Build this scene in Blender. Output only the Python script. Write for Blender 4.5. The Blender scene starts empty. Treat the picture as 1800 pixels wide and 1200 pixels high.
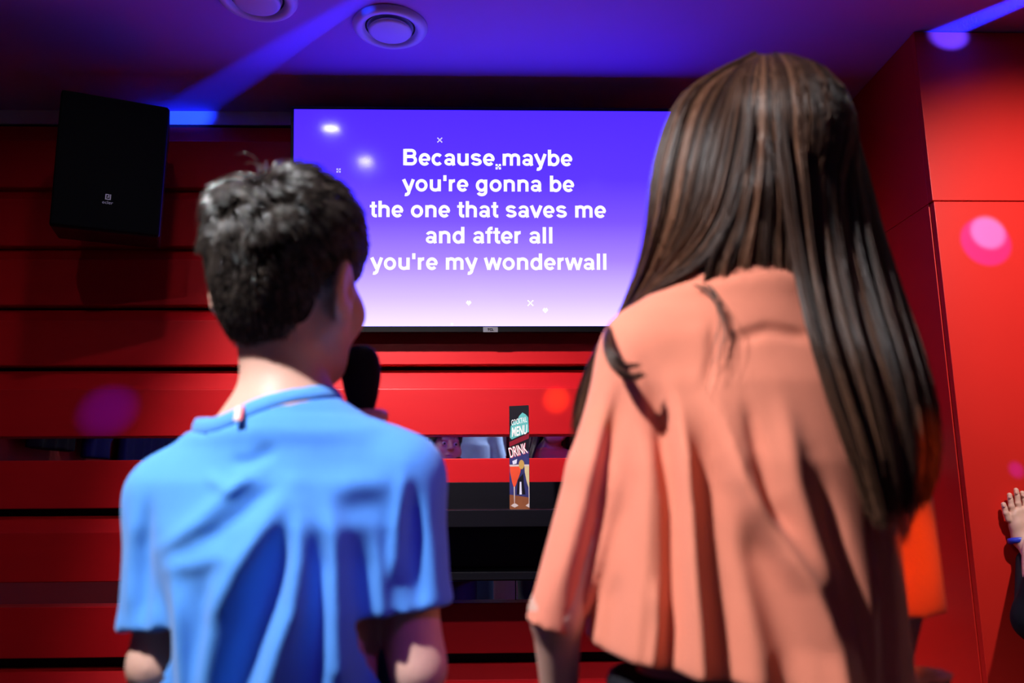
import bpy, math, random
import numpy as np
from mathutils import Matrix, Vector
random.seed(7); RNG = np.random.default_rng(7)
R = math.radians
scene = bpy.context.scene
C = scene.collection

# ------------------------------------------------------------------ camera
F = 1400.0                                   # focal length in pixels of an 1800 wide frame
CAMZ = 0.95
YAW, PITCH, ROLL = R(1.5), R(10.9), R(-0.35)
f0 = np.array([math.sin(YAW), math.cos(YAW), 0]); r0 = np.array([math.cos(YAW), -math.sin(YAW), 0]); z0 = np.array([0, 0, 1.0])
FW = f0*math.cos(PITCH) + z0*math.sin(PITCH)
u_ = -f0*math.sin(PITCH) + z0*math.cos(PITCH)
RT = r0*math.cos(ROLL) + u_*math.sin(ROLL)
UP = u_*math.cos(ROLL) - r0*math.sin(ROLL)
CAM = np.array([0, 0, CAMZ])
cd = bpy.data.cameras.new('camera'); cam = bpy.data.objects.new('camera', cd); C.objects.link(cam)
cd.sensor_width = 36; cd.lens = F*36/1800; cd.clip_start = 0.02
cam.matrix_world = Matrix(((RT[0], UP[0], -FW[0], 0), (RT[1], UP[1], -FW[1], 0), (RT[2], UP[2], -FW[2], CAMZ), (0, 0, 0, 1)))
cd.dof.use_dof = True; cd.dof.focus_distance = 2.45; cd.dof.aperture_fstop = 3.0
scene.camera = cam

# ------------------------------------------------------------------ world, exposure
w = bpy.data.worlds.new('world'); scene.world = w; w.use_nodes = True
w.node_tree.nodes['Background'].inputs[0].default_value = (0.01, 0.005, 0.02, 1)
w.node_tree.nodes['Background'].inputs[1].default_value = 0.2
vs = scene.view_settings
vs.view_transform = 'Standard'; vs.look = 'None'; vs.exposure = 0.0; vs.gamma = 1.0; vs.use_curve_mapping = False
scene.cycles.use_denoising = True
scene.cycles.sample_clamp_indirect = 4.0
scene.cycles.caustics_reflective = False
scene.cycles.max_bounces = 6; scene.cycles.diffuse_bounces = 2

CEIL = 2.22
# ceiling downlights, the last one added: x, y, watts, cone, blend, colour, the point each is aimed at, lens glow
DOWNLIGHTS = [(-0.68, 1.34, 185, 74, 1.0, (1.0, 0.92, 0.88), (-0.16, 2.35, 0.92), 230),
              (-0.71, 0.22, 172, 78, 1.0, (0.97, 0.97, 1.0), (-0.12, 0.80, 0.55), 620),
              (1.24, 0.90, 105, 70, 1.0, (1.0, 0.93, 0.9), (1.50, 2.0, 1.32), 120),
              (0.75, -1.00, 110, 76, .9, (0.85, 0.88, 1.0), (-0.1, -0.85, 0.9), 15)]  # added lamp, brightens the adult reflected in the mirror strip

# ------------------------------------------------------------------ helpers
def W(px, py, y):
    """point on the plane at depth y (metres in front of the camera) seen at a photo pixel"""
    d = FW*F + RT*(px-900) + UP*(600-py)
    return CAM + d*(y/d[1])
def proj(v):
    q = np.asarray(v) - CAM
    z = q @ FW
    return 900 + F*(q @ RT)/z, 600 - F*(q @ UP)/z
def zrow(py, y, px=700): return W(px, py, y)[2]
def nrm(v): v = np.asarray(v, float); return v/np.linalg.norm(v)

def mat(name, base=(.5, .5, .5), rough=.5, metal=0., spec=.5, emit=None, estr=0., coat=0., bump=None, var=None, sheen=0., sss=0.):
    m = bpy.data.materials.new(name); m.use_nodes = True
    nt = m.node_tree; b = nt.nodes['Principled BSDF']
    b.inputs['Base Color'].default_value = (*base, 1); b.inputs['Roughness'].default_value = rough
    b.inputs['Metallic'].default_value = metal; b.inputs['Specular IOR Level'].default_value = spec
    b.inputs['Coat Weight'].default_value = coat
    b.inputs['Sheen Weight'].default_value = sheen
    if sss: b.inputs['Subsurface Weight'].default_value = sss; b.inputs['Subsurface Radius'].default_value = (.012, .004, .002); b.inputs['Subsurface Scale'].default_value = 1.0
    if emit: b.inputs['Emission Color'].default_value = (*emit, 1); b.inputs['Emission Strength'].default_value = estr
    tc = nt.nodes.new('ShaderNodeTexCoord')
    if var:                                   # (scale xyz, amount): grain in the base colour
        mp = nt.nodes.new('ShaderNodeMapping'); mp.inputs['Scale'].default_value = var[0]
        no = nt.nodes.new('ShaderNodeTexNoise'); no.inputs['Scale'].default_value = 1; no.inputs['Detail'].default_value = 5
        mx = nt.nodes.new('ShaderNodeMix'); mx.data_type = 'RGBA'
        mx.inputs['A'].default_value = (*[c*(1-var[1]) for c in base], 1); mx.inputs['B'].default_value = (*[min(1, c*(1+var[1])) for c in base], 1)
        nt.links.new(tc.outputs['Object'], mp.inputs[0]); nt.links.new(mp.outputs[0], no.inputs['Vector'])
        nt.links.new(no.outputs['Fac'], mx.inputs['Factor']); nt.links.new(mx.outputs['Result'], b.inputs['Base Color'])
    if bump:                                  # (scale, strength, distance)
        no = nt.nodes.new('ShaderNodeTexNoise'); no.inputs['Scale'].default_value = bump[0]; no.inputs['Detail'].default_value = 4
        bp = nt.nodes.new('ShaderNodeBump'); bp.inputs['Strength'].default_value = bump[1]; bp.inputs['Distance'].default_value = bump[2]
        nt.links.new(tc.outputs['Object'], no.inputs['Vector']); nt.links.new(no.outputs['Fac'], bp.inputs['Height'])
        nt.links.new(bp.outputs[0], b.inputs['Normal'])
    return m

def mesh_np(name, V, Q):
    me = bpy.data.meshes.new(name)
    V = np.ascontiguousarray(V, np.float32); Q = np.ascontiguousarray(Q, np.int32)
    k = Q.shape[1]
    me.vertices.add(len(V)); me.vertices.foreach_set('co', V.ravel())
    me.loops.add(Q.size); me.loops.foreach_set('vertex_index', Q.ravel())
    me.polygons.add(len(Q)); me.polygons.foreach_set('loop_start', np.arange(0, Q.size, k, dtype=np.int32))
    me.polygons.foreach_set('use_smooth', np.ones(len(Q), bool))
    me.update(calc_edges=True)
    return me
def link(name, me, m=None, parent=None, smooth=None):
    o = bpy.data.objects.new(name, me); C.objects.link(o)
    if m is not None: me.materials.clear(); me.materials.append(m)
    if parent is not None:
        o.parent = parent
        o.matrix_parent_inverse = parent.matrix_basis.inverted() if parent.parent is None else (parent.parent.matrix_basis @ parent.matrix_parent_inverse @ parent.matrix_basis).inverted() if False else parent_world(parent).inverted()
    if smooth is not None:
        me.polygons.foreach_set('use_smooth', np.full(len(me.polygons), smooth, bool))
    return o
def parent_world(p):
    M = p.matrix_basis.copy()
    if p.parent is not None: M = parent_world(p.parent) @ p.matrix_parent_inverse @ M
    return M
def pm(name, verts, faces, m, parent=None, smooth=False):
    me = bpy.data.meshes.new(name); me.from_pydata([tuple(map(float, v)) for v in verts], [], faces); me.update()
    return link(name, me, m, parent, smooth)
def root(name, loc, label, cat, group=None):
    o = bpy.data.objects.new(name, None); C.objects.link(o); o.location = tuple(map(float, loc)); o.empty_display_size = .1
    tag(o, label, cat, group); return o
def tag(o, label=None, cat=None, group=None, kind=None):
    if label: o['label'] = label
    if cat: o['category'] = cat
    if group: o['group'] = group
    if kind: o['kind'] = kind
    return o
BOXF = [(0, 3, 2, 1), (4, 5, 6, 7), (0, 1, 5, 4), (1, 2, 6, 5), (2, 3, 7, 6), (3, 0, 4, 7)]
def boxv(lo, hi):
    (a, b, c), (d, e, f) = lo, hi
    return [(a, b, c), (d, b, c), (d, e, c), (a, e, c), (a, b, f), (d, b, f), (d, e, f), (a, e, f)]
def box(name, lo, hi, m, parent=None, bev=0., M=None):
    v = boxv(lo, hi)
    if M is not None: v = [tuple(M @ Vector(q)) for q in v]
    o = pm(name, v, BOXF, m, parent)
    if bev:
        md = o.modifiers.new('bevel', 'BEVEL'); md.width = bev; md.segments = 3; md.limit_method = 'ANGLE'
    return o
def prism_x(name, prof, x0, x1, m, parent=None):
    """profile of (y, z) points swept along x"""
    n = len(prof)
    v = [(x0, y, z) for y, z in prof] + [(x1, y, z) for y, z in prof]
    f = [tuple(range(n)), tuple(range(2*n-1, n-1, -1))] + [(i, i+n, (i+1) % n + n, (i+1) % n) for i in range(n)]
    return pm(name, v, f, m, parent)
def lathe(name, prof, m, parent=None, M=None, n=40, smooth=True):
    """profile of (r, z) revolved about z"""
    V = []; Fc = []
    for r, z in prof:
        for k in range(n):
            a = 2*math.pi*k/n; V.append((r*math.cos(a), r*math.sin(a), z))
    for i in range(len(prof)-1):
        for k in range(n):
            Fc.append((i*n+k, i*n+(k+1) % n, (i+1)*n+(k+1) % n, (i+1)*n+k))
    if prof[0][0] > 1e-5: Fc.append(tuple(range(n-1, -1, -1)))
    if prof[-1][0] > 1e-5: Fc.append(tuple((len(prof)-1)*n+k for k in range(n)))
    if M is not None: V = [tuple(M @ Vector(q)) for q in V]
    return pm(name, V, Fc, m, parent, smooth)
def text_mesh(name, body, size, m, parent, M, offset=0., align='CENTER', width=None, extrude=0.):
    cu = bpy.data.curves.new(name, 'FONT'); cu.body = body; cu.size = size; cu.offset = offset; cu.align_x = align; cu.extrude = extrude
    cu.resolution_u = 4
    o = bpy.data.objects.new(name, cu); C.objects.link(o)
    dg = bpy.context.evaluated_depsgraph_get(); dg.update()
    me = bpy.data.meshes.new_from_object(o.evaluated_get(dg)); bpy.data.objects.remove(o); bpy.data.curves.remove(cu)
    co = np.zeros(len(me.vertices)*3, np.float32); me.vertices.foreach_get('co', co); co = co.reshape(-1, 3)
    if width:
        s = width/(co[:, 0].max()-co[:, 0].min()); co[:, 0] *= s
        if align == 'CENTER': co[:, 0] -= (co[:, 0].max()+co[:, 0].min())/2
    co = co @ np.array(M.to_3x3()).T + np.array(M.translation)
    me.vertices.foreach_set('co', co.astype(np.float32).ravel()); me.update(); me.name = name
    return link(name, me, m, parent)
def frame_M(o, x, y, z): return Matrix(((x[0], y[0], z[0], o[0]), (x[1], y[1], z[1], o[1]), (x[2], y[2], z[2], o[2]), (0, 0, 0, 1)))
def spot(name, loc, target, watts, cone, blend, colour, radius=.03, parent=None):
    l = bpy.data.lights.new(name, 'SPOT'); l.energy = watts; l.spot_size = R(cone); l.spot_blend = blend; l.color = colour; l.shadow_soft_size = radius
    o = bpy.data.objects.new(name, l); C.objects.link(o)
    d = Vector(target)-Vector(loc)
    Mw = Matrix.Translation(Vector(loc)) @ d.to_track_quat('-Z', 'Y').to_matrix().to_4x4()
    if parent is not None:
        o.parent = parent; o.matrix_parent_inverse = parent_world(parent).inverted()
    o.matrix_basis = Mw
    return o

# ------------------------------------------------------------------ materials
M_RED = mat('red_lacquer', (0.60, 0.006, 0.012), .42, spec=.3, bump=(220, .06, .001), var=((3, 3, 30), .06))
M_REDP = mat('red_laminate', (0.66, 0.018, 0.012), .42, spec=.3, bump=(300, .05, .001), var=((6, 6, 6), .04))
M_DARK = mat('black_backing', (0.012, 0.008, 0.01), .7)
M_CEIL = mat('violet_glow_ceiling', (0.58, 0.30, 0.74), .85, spec=.15, bump=(180, .15, .002), var=((7, 7, 7), .03))  # pale ceiling with the screen's violet glow put into its colour
M_PLASTER = mat('white_plaster', (0.74, 0.72, 0.74), .85, spec=.2, bump=(180, .15, .002), var=((7, 7, 7), .03))
M_FLOOR = mat('dark_floor', (0.03, 0.022, 0.025), .45, var=((2, 14, 2), .4))
M_REAR = mat('dark_red_wall', (0.22, 0.008, 0.012), .5, var=((4, 4, 4), .1))
M_MIRROR = mat('mirror_glass', (0.9, 0.9, 0.93), .015, metal=1.0)
M_BLACKP = mat('black_plastic', (0.005, 0.005, 0.006), .4, spec=.25, var=((30, 30, 30), .2))
M_BLACKW = mat('black_wood', (0.004, 0.0035, 0.007), .42, spec=.22, var=((3, 40, 60), .5), bump=(60, .2, .001))
M_GRILLE = mat('speaker_grille', (0.003, 0.003, 0.004), .8, spec=.08, bump=(900, .5, .001))
M_WHITE = mat('white_enamel', (0.78, 0.77, 0.8), .35, var=((20, 20, 20), .02))
M_SILVER = mat('silver_badge', (0.6, 0.6, 0.64), .3, metal=.8, var=((200, 200, 200), .05))
M_LOGO = mat('pale_print', (0.65, 0.65, 0.8), .5)

# ------------------------------------------------------------------ room shell
YF = 2.45          # front of the slats
YB = 2.515         # backing wall
XL, XR = -2.05, 2.45
XP = 1.185         # left side of the red projecting block
YP = 2.0           # its front
YREAR = -2.3
def struct(o): o['kind'] = 'structure'; return o
struct(box('floor', (XL, YREAR, -.05), (XR, YB+.1, 0), M_FLOOR))
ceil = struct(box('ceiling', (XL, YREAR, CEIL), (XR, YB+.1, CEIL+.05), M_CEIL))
struct(box('wall_left', (XL-.08, YREAR, 0), (XL, YB+.1, CEIL), M_REAR))
struct(box('wall_right', (XR, YREAR, 0), (XR+.08, YP+.02, CEIL), M_REAR))
wr_ = struct(box('wall_rear', (XL, YREAR-.08, 0), (XR, YREAR, CEIL), M_REAR))
box('plaster_panel', (-.75, YREAR, .0), (XR-.02, YREAR+.012, CEIL-.01), M_PLASTER, wr_)
wb = struct(box('wall_back', (XL, YB, 0), (XR, YB+.1, CEIL), M_DARK))
box('plaster_band', (XL, YB-.012, zrow(221, YB-.012)), (XP, YB, CEIL), M_PLASTER, wb)
REC = .035
def slat(t, b, bev=None):
    zb = zrow(b, YF); e = .0025
    y1 = YB-.006
    if bev is None:
        zt = zrow(t, YF)
        prof = [(y1, zb), (YF+e, zb), (YF, zb+e), (YF, zt-e), (YF+e*.3, zt-e*.3), (YF+e, zt), (y1, zt)]
    else:
        zf = zrow(bev, YF); zt = zrow(t, YF+REC)
        prof = [(y1, zb), (YF+e, zb), (YF, zb+e), (YF, zf-e), (YF+e*.25, zf+.0006), (YF+e*1.1, zf+e), (YF+REC, zt), (y1, zt)]
    return prism_x('slat', prof, XL+.005, XP-.004, M_RED, wb)
rows = [(226, 331, 250), (337, 433, 352), (440, 536, 457), (545, 641, 563), (651, 765, 683),
        (806, 890, None), (903, 1018, 932), (1061, 1150, None), (1168, 1280, 1196), (1330, 1430, None), (1450, 1580, 1480)]
for t, b, v in rows: slat(t, b, v)
box('slat', (XL+.005, YF, .02), (XP-.004, YB-.006, zrow(1620, YF)), M_RED, wb)
for t, b in ((765, 806), (1018, 1061), (1280, 1330), (1580, 1620)):
    za, zb_ = zrow(b, YF)-.012, zrow(t, YF)+.02
    for xa, xb in ((XL+.005, -1.672), (-1.669, 0.07), (0.073, XP-.004)):
        box('mirror_strip', (xa, YB-.024, za), (xb, YB-.014, zb_), M_MIRROR, wb)
# red projecting block at the right
blk = struct(box('wall_block', (XP+.02, YP+.024, 0), (XR, YB, CEIL), M_DARK))
zs = zrow(353, YP, 1730)
box('panel', (XP, YP, zs+.0012), (XR-.002, YP+.022, CEIL-.002), M_REDP, blk, .0012)
box('panel', (XP+.004, YP+.002, .01), (XR-.002, YP+.022, zs-.0012), M_REDP, blk, .0012)
box('side_panel', (XP+.001, YP+.0235, zs+.0008), (XP+.019, YB, CEIL-.002), M_REDP, blk, .001)
box('side_panel', (XP+.001, YP+.0235, .01), (XP+.019, YB, zs-.0008), M_REDP, blk, .001)

# ------------------------------------------------------------------ television
TVZ = 2.335
tc_ = W(859.5, 382.5, TVZ)
TILT = R(8.3)
tx = np.array([1, 0, 0.0]); tn = np.array([0, -math.cos(TILT), -math.sin(TILT)]); ty = np.cross(tn, tx)
ppm = F/((tc_-CAM) @ FW)                       # pixels per metre at the screen
SW, SH = 684/ppm, 382/ppm
tv = root('television', (tc_[0], tc_[1]+.05, tc_[2]-SH/2-.03), 'wide flat television showing white song lyrics on a violet screen', 'television')
TM = frame_M(tc_, tx, ty, tn)
BZ = .009
def tbox(name, lo, hi, m, par=tv, bev=0.): return box(name, lo, hi, m, par, bev, TM)
tbox('back_shell', (-SW/2-BZ, -SH/2-.018, -.055), (SW/2+BZ, SH/2+BZ, -.006), M_BLACKP, bev=.006)
tbox('bezel', (-SW/2-BZ, SH/2, -.0055), (SW/2+BZ, SH/2+BZ, .004), M_BLACKP, bev=.001)
tbox('bezel', (-SW/2-BZ, -SH/2-.018, -.0055), (SW/2+BZ, -SH/2, .004), M_BLACKP, bev=.001)
tbox('bezel', (-SW/2-BZ, -SH/2+.0003, -.0055), (-SW/2, SH/2-.0003, .004), M_BLACKP, bev=.001)
tbox('bezel', (SW/2, -SH/2+.0003, -.0055), (SW/2+BZ, SH/2-.0003, .004), M_BLACKP, bev=.001)
box('wall_bracket', (tc_[0]-.2, tc_[1]+.06, tc_[2]-.15), (tc_[0]+.2, YF-.001, tc_[2]+.1), M_BLACKP, tv)
# screen: glowing gradient under smooth glass
ms = mat('screen_glow', (0.01, 0.01, 0.012), .09, spec=.4)
nt = ms.node_tree; bs = nt.nodes['Principled BSDF']
tcn = nt.nodes.new('ShaderNodeTexCoord'); sx = nt.nodes.new('ShaderNodeSeparateXYZ'); cr = nt.nodes.new('ShaderNodeValToRGB')
nt.links.new(tcn.outputs['UV'], sx.inputs[0]); nt.links.new(sx.outputs['Y'], cr.inputs[0]); nt.links.new(cr.outputs[0], bs.inputs['Emission Color'])
bs.inputs['Emission Strength'].default_value = 1.0
BL = 4.0
els = [(0.0, (1.05, .86, 3.4)), (.13, (.74, .55, BL)), (.30, (.42, .245, BL)), (.48, (.215, .095, BL)), (.68, (.115, .04, BL)), (1.0, (.088, .026, BL))]
while len(cr.color_ramp.elements) < len(els): cr.color_ramp.elements.new(.5)
for e, (p, c) in zip(cr.color_ramp.elements, els): e.position = p; e.color = (*c, 1)
scr = pm('screen', [tuple(TM @ Vector(q)) for q in ((-SW/2, -SH/2, 0), (SW/2, -SH/2, 0), (SW/2, SH/2, 0), (-SW/2, SH/2, 0), (-SW/2, -SH/2, -.005), (SW/2, -SH/2, -.005), (SW/2, SH/2, -.005), (-SW/2, SH/2, -.005))],
         [(0, 1, 2, 3), (7, 6, 5, 4), (0, 4, 5, 1), (1, 5, 6, 2), (2, 6, 7, 3), (3, 7, 4, 0)], ms, tv)
uv = scr.data.uv_layers.new(name='UVMap')
cu_ = {0: (0, 0), 1: (1, 0), 2: (1, 1), 3: (0, 1), 4: (0, 0), 5: (1, 0), 6: (1, 1), 7: (0, 1)}
for li in scr.data.loops: uv.data[li.index].uv = cu_[li.vertex_index]
M_TXT = mat('lyric_white', (.02, .02, .02), .3, emit=(1.0, .93, 1.05), estr=1.15)
M_TXTW = mat('lyric_bright_white', (.02, .02, .02), .3, emit=(.98, 1.0, 1.1), estr=1.3)
M_TXTF = mat('lyric_faint', (.02, .02, .02), .3, emit=(.5, .45, 1.1), estr=1.0)
def s_at(px, py):                              # screen coordinates from the screen's own pixels
    return ((px-859.5)/ppm, (382.5-py)/ppm)
lines = [('Because maybe', 709, 1007, 290), ("you're gonna be", 707, 1010, 336), ('the one that saves me', 651, 1066, 382), ('and after all', 749, 971, 428), ("you're my wonderwall", 652, 1066, 474.5)]
# bold grotesque lettering built from strokes (em units)
def _arc(cx, cy, rx, ry, a0, a1, n=14):
    return [(cx+rx*math.cos(R(a)), cy+ry*math.sin(R(a))) for a in np.linspace(a0, a1, n)]
_S, _H = .135, .112
def _o(cx, rx): return [(_arc(cx, .262, rx, .213, 0, 360, 30), .125)]
GL = {
 'o': (.611, _o(.305, .2)), 'b': (.611, [([(.135, 0), (.135, .72)], _S)]+_o(.325, .185)), 'd': (.611, [([(.476, 0), (.476, .72)], _S)]+_o(.286, .185)),
 'e': (.556, [(_arc(.282, .262, .188, .213, -2, 318, 26), .125), ([(.10, .245), (.51, .245)], .085)]),
 'c': (.556, [(_arc(.29, .262, .19, .213, 42, 318, 22), .125)]),
 'a': (.556, [([(.435, .36), (.435, .08), (.462, 0)], .125), (_arc(.27, .36, .165, .115, 0, 168, 14), .11), (_arc(.245, .155, .145, .105, 0, 360, 22), .105)]),
 'u': (.611, [([(.13, .53)]+_arc(.305, .19, .175, .137, 180, 360), .128), ([(.48, .53), (.48, 0)], _S)]),
 'n': (.611, [([(.13, 0), (.13, .53)], _S), (_arc(.305, .34, .175, .137, 180, 0)+[(.48, 0)], .128)]),
 'h': (.611, [([(.13, 0), (.13, .72)], _S), (_arc(.305, .34, .175, .137, 180, 0)+[(.48, 0)], .128)]),
 'm': (.889, [([(.13, 0), (.13, .53)], _S), (_arc(.2875, .345, .1575, .133, 180, 0)+[(.445, 0)], .128), (_arc(.6025, .345, .1575, .133, 180, 0)+[(.76, 0)], .128)]),
 'r': (.389, [([(.13, 0), (.13, .53)], _S), (_arc(.315, .29, .185, .185, 180, 85), .125)]),
 's': (.556, [(_arc(.275, .38, .165, .1, 12, 262, 18)+_arc(.285, .158, .175, .106, 78, -168, 18), .115)]),
 'g': (.611, [([(.476, .53), (.476, 0)]+_arc(.30, -.01, .176, .14, 0, -158), .125)]+_o(.286, .185)),
 'y': (.556, [([(.065, .53), (.285, .05)], .138), ([(.495, .53), (.30, -.02)]+_arc(.17, -.02, .13, .135, 0, -110, 8), .132)]),
 'v': (.556, [([(.065, .53), (.278, .0)], .138), ([(.491, .53), (.278, .0)], .138)]),
 'w': (.778, [([(.06, .53), (.215, .0)], .128), ([(.215, .0), (.389, .53)], .12), ([(.389, .53), (.563, .0)], .12), ([(.718, .53), (.563, 0)], .128)]),
 't': (.333, [([(.165, .68)]+_arc(.265, .155, .1, .1, 180, 278, 8)+[(.325, .058)], .128), ([(.015, .48), (.32, .48)], .1)]),
 'f': (.333, [([(.165, 0)]+_arc(.265, .56, .1, .1, 180, 90, 8)+[(.33, .662)], .128), ([(.015, .48), (.32, .48)], .1)]),
 'l': (.278, [([(.139, 0), (.139, .72)], _S)]), "'": (.238, [([(.119, .46), (.119, .72)], .13)]),
 'B': (.722, [([(.145, 0), (.145, .72)], .145), ([(.14, .66), (.38, .66)]+_arc(.42, .525, .145, .135, 90, -90)+[(.14, .39)], .122), ([(.14, .385), (.40, .385)]+_arc(.435, .223, .165, .163, 90, -90)+[(.14, .06)], .122)]),
 ' ': (.278, [])}
def stroke_quads(pts, wd, V, Fc):
    wd *= 1.1
    pts = [q for i, q in enumerate(pts) if i == 0 or math.dist(q, pts[i-1]) > 1e-4]
    p = np.array(pts, float); n = len(p)
    seg = p[1:]-p[:-1]; seg /= np.linalg.norm(seg, axis=1)[:, None]
    closed = np.allclose(p[0], p[-1])
    off = np.zeros_like(p)
    for i in range(n):
        a = seg[i-1] if i > 0 else (seg[-1] if closed else seg[0]); b = seg[i] if i < n-1 else (seg[0] if closed else seg[-1])
        t = a+b; t /= max(np.linalg.norm(t), 1e-6); nn = np.array([-t[1], t[0]])
        off[i] = nn*(wd/2)/max(.5, abs(nn @ np.array([-a[1], a[0]])))
    k = len(V)
    for i in range(n): V += [tuple(p[i]+off[i]), tuple(p[i]-off[i])]
    for i in range(n-1): Fc.append((k+2*i, k+2*i+1, k+2*i+3, k+2*i+2))
def words(line):
    """list of (word, verts, faces) laid out along x in em units, and the line's full extent"""
    x = 0; out = []; cur = ('', [], [])
    lo = None; hi = 0
    for ch in line+' ':
        adv, st = GL[ch]
        if ch == ' ':
            if cur[0]: out.append(cur)
            cur = ('', [], [])
        else:
            V, Fc = cur[1], cur[2]; k0 = len(V); tmp = []
            for pts, wd in st: stroke_quads([(px+x, py) for px, py in pts], wd, V, Fc)
            cur = (cur[0]+ch, V, Fc)
        x += adv
    xs = [v[0] for _, V, _ in out for v in V]
    return out, min(xs), max(xs)
for body, xa, xb, base in lines:
    ws, lo, hi = words(body)
    s = (xb-xa)/ppm/(hi-lo); a = s_at(xa, base)
    for wd_, V, Fc in ws:
        vv = [tuple(TM @ Vector((a[0]+(x-lo)*s, a[1]+y*min(s, 40.5/ppm), .0012))) for x, y in V]
        pm('lyric_word', vv, Fc, M_TXTW if wd_ == 'Because' else M_TXT, scr)
def pix(px, py, pat, cell, m, name):
    a = s_at(px, py); v = []; f = []
    n = len(pat)
    for j, row in enumerate(pat):
        for i, ch in enumerate(row):
            if ch == '#':
                x = a[0]+(i-len(row)/2)*cell; y = a[1]+(n/2-j)*cell
                k = len(v); v += [tuple(TM @ Vector(q)) for q in ((x, y-cell, .0012), (x+cell, y-cell, .0012), (x+cell, y, .0012), (x, y, .0012))]; f.append((k, k+1, k+2, k+3))
    return pm(name, v, f, m, scr)
XP5 = ['#...#', '.#.#.', '..#..', '.#.#.', '#...#']
HRT = ['.#.#.', '#####', '#####', '.###.', '..#..']
DICE = ['##.##', '##.##', '..#..', '##.##', '##.##']
for px_, py_, pat, cell, m_, nm in ((773, 245, XP5, 1.7, M_TXT, 'cross_mark'), (876, 292, DICE, 1.9, M_TXTW, 'pixel_mark'), (596, 300, DICE, 1.5, M_TXTF, 'pixel_mark'), (932, 533, XP5, 2.0, M_TXTW, 'cross_mark'), (824, 533, HRT, 1.7, M_TXTW, 'heart_mark'), (958, 546, HRT, 1.8, M_TXTW, 'heart_mark'), (795, 570, HRT, .9, M_TXTW, 'heart_mark')):
    pix(px_, py_, pat, cell/ppm, m_, nm)
bd = s_at(862, 579.5)
bg = tbox('brand_badge', (bd[0]-13/ppm, bd[1]-4.5/ppm, .004), (bd[0]+13/ppm, bd[1]+4.5/ppm, .0055), M_SILVER)
text_mesh('lettering', 'TCL', .0095, M_BLACKP, bg, frame_M(np.array(TM @ Vector((bd[0], bd[1]-.0034, .0058))), tx, ty, tn), offset=.0005, width=11/ppm)

# ------------------------------------------------------------------ black shelf with the menu card
SHX0, SHX1 = -0.33, 0.62
shy = 2.20                                     # front of the shelf top
zt = zrow(897, shy); zbk = zrow(848, YF-.02)
sh = root('wall_shelf', ((SHX0+SHX1)/2, YF-.1, zrow(1020, YF-.02)), 'black wood wall shelf with raised back under the television', 'shelf')
box('back_panel', (SHX0, YF-.02, zrow(1022, YF-.02)), (SHX1, YF-.001, zbk), M_BLACKW, sh, .0015)
box('shelf_top', (SHX0, shy, zt-.045), (SHX1, YF-.0205, zt), M_BLACKW, sh, .0015)
box('side_panel', (SHX0, shy+.06, zrow(1022, YF-.02)+.02), (SHX0+.022, YF-.021, zt-.0455), M_BLACKW, sh, .001)
box('side_panel', (SHX1-.022, shy+.06, zrow(1022, YF-.02)+.02), (SHX1, YF-.021, zt-.0455), M_BLACKW, sh, .001)
box('bottom_board', (SHX0+.0225, shy+.06, zrow(1022, YF-.02)+.02), (SHX1-.0225, YF-.021, zrow(1022, YF-.02)+.04), M_BLACKW, sh, .001)
# menu card: folded upright card, printed front
cy0 = shy+.045
pl = W(896, 893, cy0+.012); pr_ = W(931, 893, cy0-.012)
pl[2] = pr_[2] = zt+.0005
chh = zrow(713, cy0, 912)-zt
cx_ = nrm([pr_[0]-pl[0], pr_[1]-pl[1], 0]); cw = np.linalg.norm((pr_-pl)[:2]); cz = np.array([0, 0, 1.0]); cn = np.cross(cx_, cz)
M_CARDB = mat('card_black_print', (0.008, 0.006, 0.012), .3, var=((60, 60, 60), .3))
M_CARDW = mat('card_white_edge', (0.75, 0.74, 0.76), .5)
M_TEAL = mat('teal_print', (0.10, 0.42, 0.42), .35, var=((40, 40, 120), .25))
M_CRIM = mat('crimson_print', (0.22, 0.004, 0.02), .35, var=((30, 30, 30), .3))
M_PRW = mat('white_print', (0.85, 0.85, 0.85), .35)
M_ORNG = mat('red_orange_print', (0.75, 0.075, 0.03), .35, var=((30, 30, 40), .2))
M_PBRN = mat('brown_table_print', (0.22, 0.07, 0.03), .35, var=((40, 40, 20), .3))
M_NAVY = mat('navy_print', (0.03, 0.03, 0.14), .35, var=((60, 60, 60), .5))
M_PYEL = mat('pale_yellow_print', (0.6, 0.48, 0.26), .35, var=((60, 60, 60), .2))
M_LIME = mat('lime_slice_print', (0.5, 0.30, 0.08), .35)
M_PGLS = mat('pale_glass_print', (0.6, 0.5, 0.5), .35)
M_PINK = mat('pink_edge_print', (0.75, 0.05, 0.12), .35)
mc = root('menu_card', ((pl+pr_)/2), 'tall folded cocktail menu card standing on the black shelf', 'menu card')
CM = frame_M(pl, cx_, cz, cn)                  # u right, v up, w out towards the viewer
box('front_leaf', (0, 0, -.0012), (cw, chh, 0), M_CARDB, mc, 0, CM)
bk = Matrix.Rotation(R(62), 4, 'Y')
box('back_leaf', (0, 0, -.0012), (cw*.95, chh, 0), M_CARDW, mc, 0, CM @ Matrix.Translation((cw, 0, -.0016)) @ Matrix.Rotation(R(118), 4, 'Y'))
def poly(name, pts, m, lay, par=mc):           # pts in fractions of the card: u 0..1, v 0..1 from the top
    v = [tuple(CM @ Vector((min(max(u, 0.0), 1)*cw, (1-t)*chh, .0003*lay))) for u, t in pts]
    return pm(name, v, [tuple(range(len(v)))[::-1]], m, par)
poly('photo_print', [(0, .50), (1, .44), (1, 1), (0, 1)], M_NAVY, 1)
poly('tabletop_print', [(0, .86), (1, .89), (1, 1), (0, 1)], M_PBRN, 2)
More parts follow.
